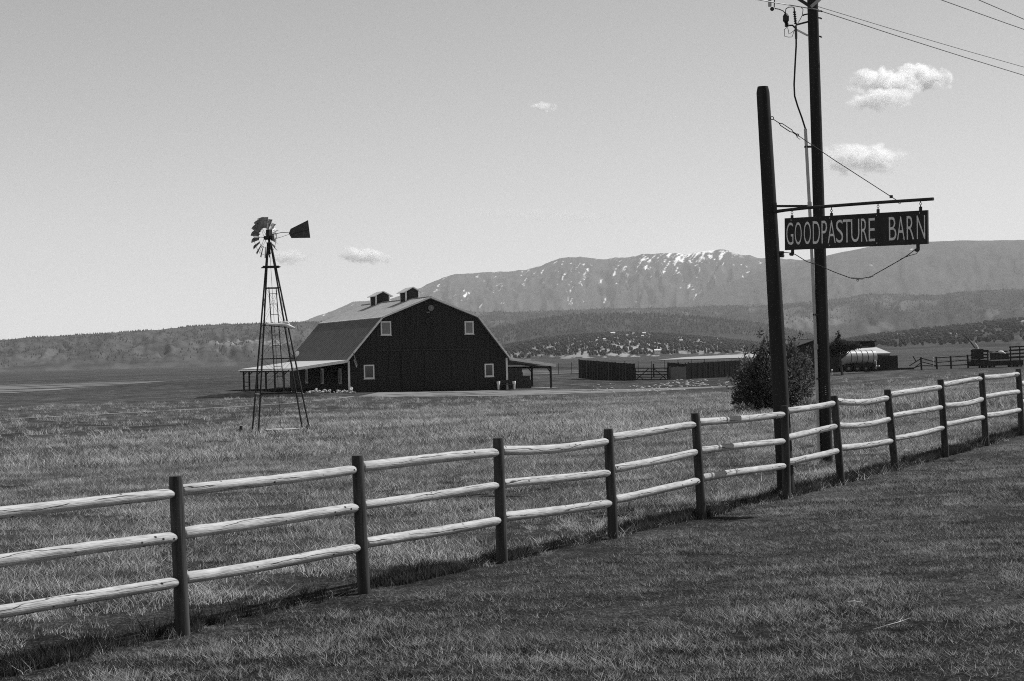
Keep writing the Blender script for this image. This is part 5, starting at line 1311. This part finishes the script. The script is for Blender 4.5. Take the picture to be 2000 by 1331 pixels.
# pasture farther out
X, Y = cand(130000, 44, 180, 6); dn = fbm(X*.18+40, Y*.4, 4); k = (rng.random(len(X)) < np.clip((dn-.30)/.25, .06, 1)*np.clip(1.25-Y/190, .2, 1))&~blocked(X, Y)&(Y < np.interp(X/Y*F_PX+1000+12*(fbm(X*.1,Y*.1,3)-.5), [-200,0,480,900,1200,1430,2200], [68,72,88,113,135,150,170])*(1+.16*(fbm(X*.08+5,Y*.15,3)-.5)) + np.where(rng.random(len(X)) < .10, 70, 0)); X, Y, dn = X[k], Y[k], dn[k]
pro = [tuft('pasture_tuft', 40, .06, .24, .28, .016, M['farm_tuft'], 80+i, .9) for i in range(6)]
sc_ = (.4+1.1*dn)*(.6+.8*rng.random(len(X)))
scatter_object('pasture_grass', 'pale and dark grass clumps of the open pasture around the windmill', np.stack([X,Y,gz(X,Y)-.01],-1), pro, rng.random(len(X))*6.28, sc_, rng.integers(0,6,len(X)))

# sticks on the verge
def gpoint(px, py):
    lo_, hi_ = 6.0, 60.0
    for _ in range(40):
        m_ = (lo_+hi_)/2; p = at(px, py, m_)
        if p.z > g(p.x, p.y): lo_ = m_
        else: hi_ = m_
    return at(px, py, lo_)
q = [gpoint(1656,1189)+UZ*.05, gpoint(1668,1189)+UZ*.055, gpoint(1684,1190)+UZ*.05]
o = MB().tube(q, [.006,.006,.003], 6).build('pale_stick', M['drift'], origin=q[0]); tag(o, 'short bright stick lying in the grass of the near right verge', 'stick')
q = [gpoint(1706,1241)+UZ*.04, gpoint(1735,1238)+UZ*.06, gpoint(1757,1232)+UZ*.06, gpoint(1778,1224)+UZ*.06]
o = MB().tube(q, [.0015,.003,.003,.001], 6).tube([q[2], gpoint(1765,1222)+UZ*.07], [.002,.001], 5).build('dry_twig', M['stone'], origin=q[0]); tag(o, 'thin bent dry twig lying in the near right verge', 'twig')
# ------------------------------------------------------------------ clouds
def cloud_mat(name, dens, seed, nscale=1.9, edge=.70, thr=.34):
    m = bpy.data.materials.new(name); m.use_nodes = True; n = m.node_tree; n.nodes.clear()
    out = n.nodes.new('ShaderNodeOutputMaterial'); pv = n.nodes.new('ShaderNodeVolumePrincipled'); n.links.new(pv.outputs[0], out.inputs['Volume'])
    pv.inputs['Color'].default_value = (.999,.999,.999,1); pv.inputs['Anisotropy'].default_value = 0.35
    tc = n.nodes.new('ShaderNodeTexCoord'); ln = n.nodes.new('ShaderNodeVectorMath'); ln.operation = 'LENGTH'; n.links.new(tc.outputs['Object'], ln.inputs[0])
    mp = n.nodes.new('ShaderNodeMapping'); mp.inputs['Location'].default_value = (seed*3.7, seed*1.3, seed*.7); mp.inputs['Scale'].default_value = (1.6,1,.75); n.links.new(tc.outputs['Object'], mp.inputs[0])
    no = n.nodes.new('ShaderNodeTexNoise'); no.inputs['Scale'].default_value = nscale; no.inputs['Detail'].default_value = 6; no.inputs['Roughness'].default_value = .6; n.links.new(mp.outputs[0], no.inputs[0])
    a = n.nodes.new('ShaderNodeMath'); a.operation = 'MULTIPLY_ADD'; n.links.new(no.outputs[0], a.inputs[0]); a.inputs[1].default_value = 2.6; a.inputs[2].default_value = -1.3   # noise offset
    b = n.nodes.new('ShaderNodeMath'); b.operation = 'SUBTRACT'; b.inputs[0].default_value = edge; n.links.new(ln.outputs['Value'], b.inputs[1])
    c = n.nodes.new('ShaderNodeMath'); c.operation = 'ADD'; n.links.new(a.outputs[0], c.inputs[0]); n.links.new(b.outputs[0], c.inputs[1])
    d = n.nodes.new('ShaderNodeMapRange'); d.inputs['From Min'].default_value = 0.0; d.inputs['From Max'].default_value = thr; d.inputs['To Max'].default_value = dens; n.links.new(c.outputs[0], d.inputs['Value'])
    e_ = n.nodes.new('ShaderNodeMapRange'); e_.inputs['From Min'].default_value = 1.0; e_.inputs['From Max'].default_value = .86; n.links.new(ln.outputs['Value'], e_.inputs['Value'])
    f_ = n.nodes.new('ShaderNodeMath'); f_.operation = 'MULTIPLY'; n.links.new(d.outputs[0], f_.inputs[0]); n.links.new(e_.outputs[0], f_.inputs[1])
    n.links.new(f_.outputs[0], pv.inputs['Density'])
    return m
def lobe(name, cx, cy, rx, ry, D, mat, tilt=0, parent=None):
    me = bpy.data.meshes.new(name); bm = bmesh.new(); bmesh.ops.create_icosphere(bm, subdivisions=3, radius=1); bm.to_mesh(me); bm.free(); me.materials.append(mat)
    o = bpy.data.objects.new(name, me); col.objects.link(o); s = D/F_PX; p = at(cx, cy, D)
    o.scale = (rx*s*1.22, rx*s*.7, ry*s*1.25); o.rotation_euler = (0, R(tilt), 0)
    if parent: o.parent = parent; o.location = p-Vector(parent.location)
    else: o.location = p
    return o
cl = empty('cloud', at(1750,175,24000)); tag(cl, 'largest white puffy cloud with stacked lobes in the upper right sky', 'cloud')
lobe('cloud_lobe', 1731,163,78,30,24000,cloud_mat('cloud_a',.02,1),-2,cl)
lobe('cloud_lobe', 1803,151,56,25,25500,cloud_mat('cloud_b',.02,2),12,cl)
lobe('cloud_lobe', 1722,194,74,22,22600,cloud_mat('cloud_c',.013,3),-2,cl)
tag(lobe('cloud', 1683,311,92,31,24500,cloud_mat('cloud_d',.013,4),2), 'flat white cloud just above the hanging sign', 'cloud')
tag(lobe('cloud', 1061,209,26,10,26000,cloud_mat('cloud_e',.018,5),6), 'tiny white cloud wisp alone in the middle of the sky', 'cloud')
tag(lobe('cloud', 714,500,54,16,42000,cloud_mat('cloud_f',.016,6),8), 'small white cloud above the barn roof', 'cloud')
tag(lobe('cloud', 566,502,44,18,42000,cloud_mat('cloud_g',.008,7),2), 'faint small cloud behind the windmill vane', 'cloud')
tag(lobe('vapour_streak', 1120,424,215,8,46000,cloud_mat('cloud_h',.0007,8,1.2,.9,.5),5), 'faint long vapour streak across the middle sky', 'cloud')

# ------------------------------------------------------------------ haze
hm = bpy.data.materials.new('haze_air'); hm.use_nodes = True; n = hm.node_tree; n.nodes.clear()
out = n.nodes.new('ShaderNodeOutputMaterial'); pv = n.nodes.new('ShaderNodeVolumePrincipled'); n.links.new(pv.outputs[0], out.inputs['Volume'])
pv.inputs['Density'].default_value = 3.2e-5; pv.inputs['Color'].default_value = (.97,.97,.97,1)
o = MB().box((0, 10300, 645), 40000, 23000, 1300).build('haze', hm); tag(o, kind='stuff'); o['label'] = 'pale distance haze over the valley and mountains'
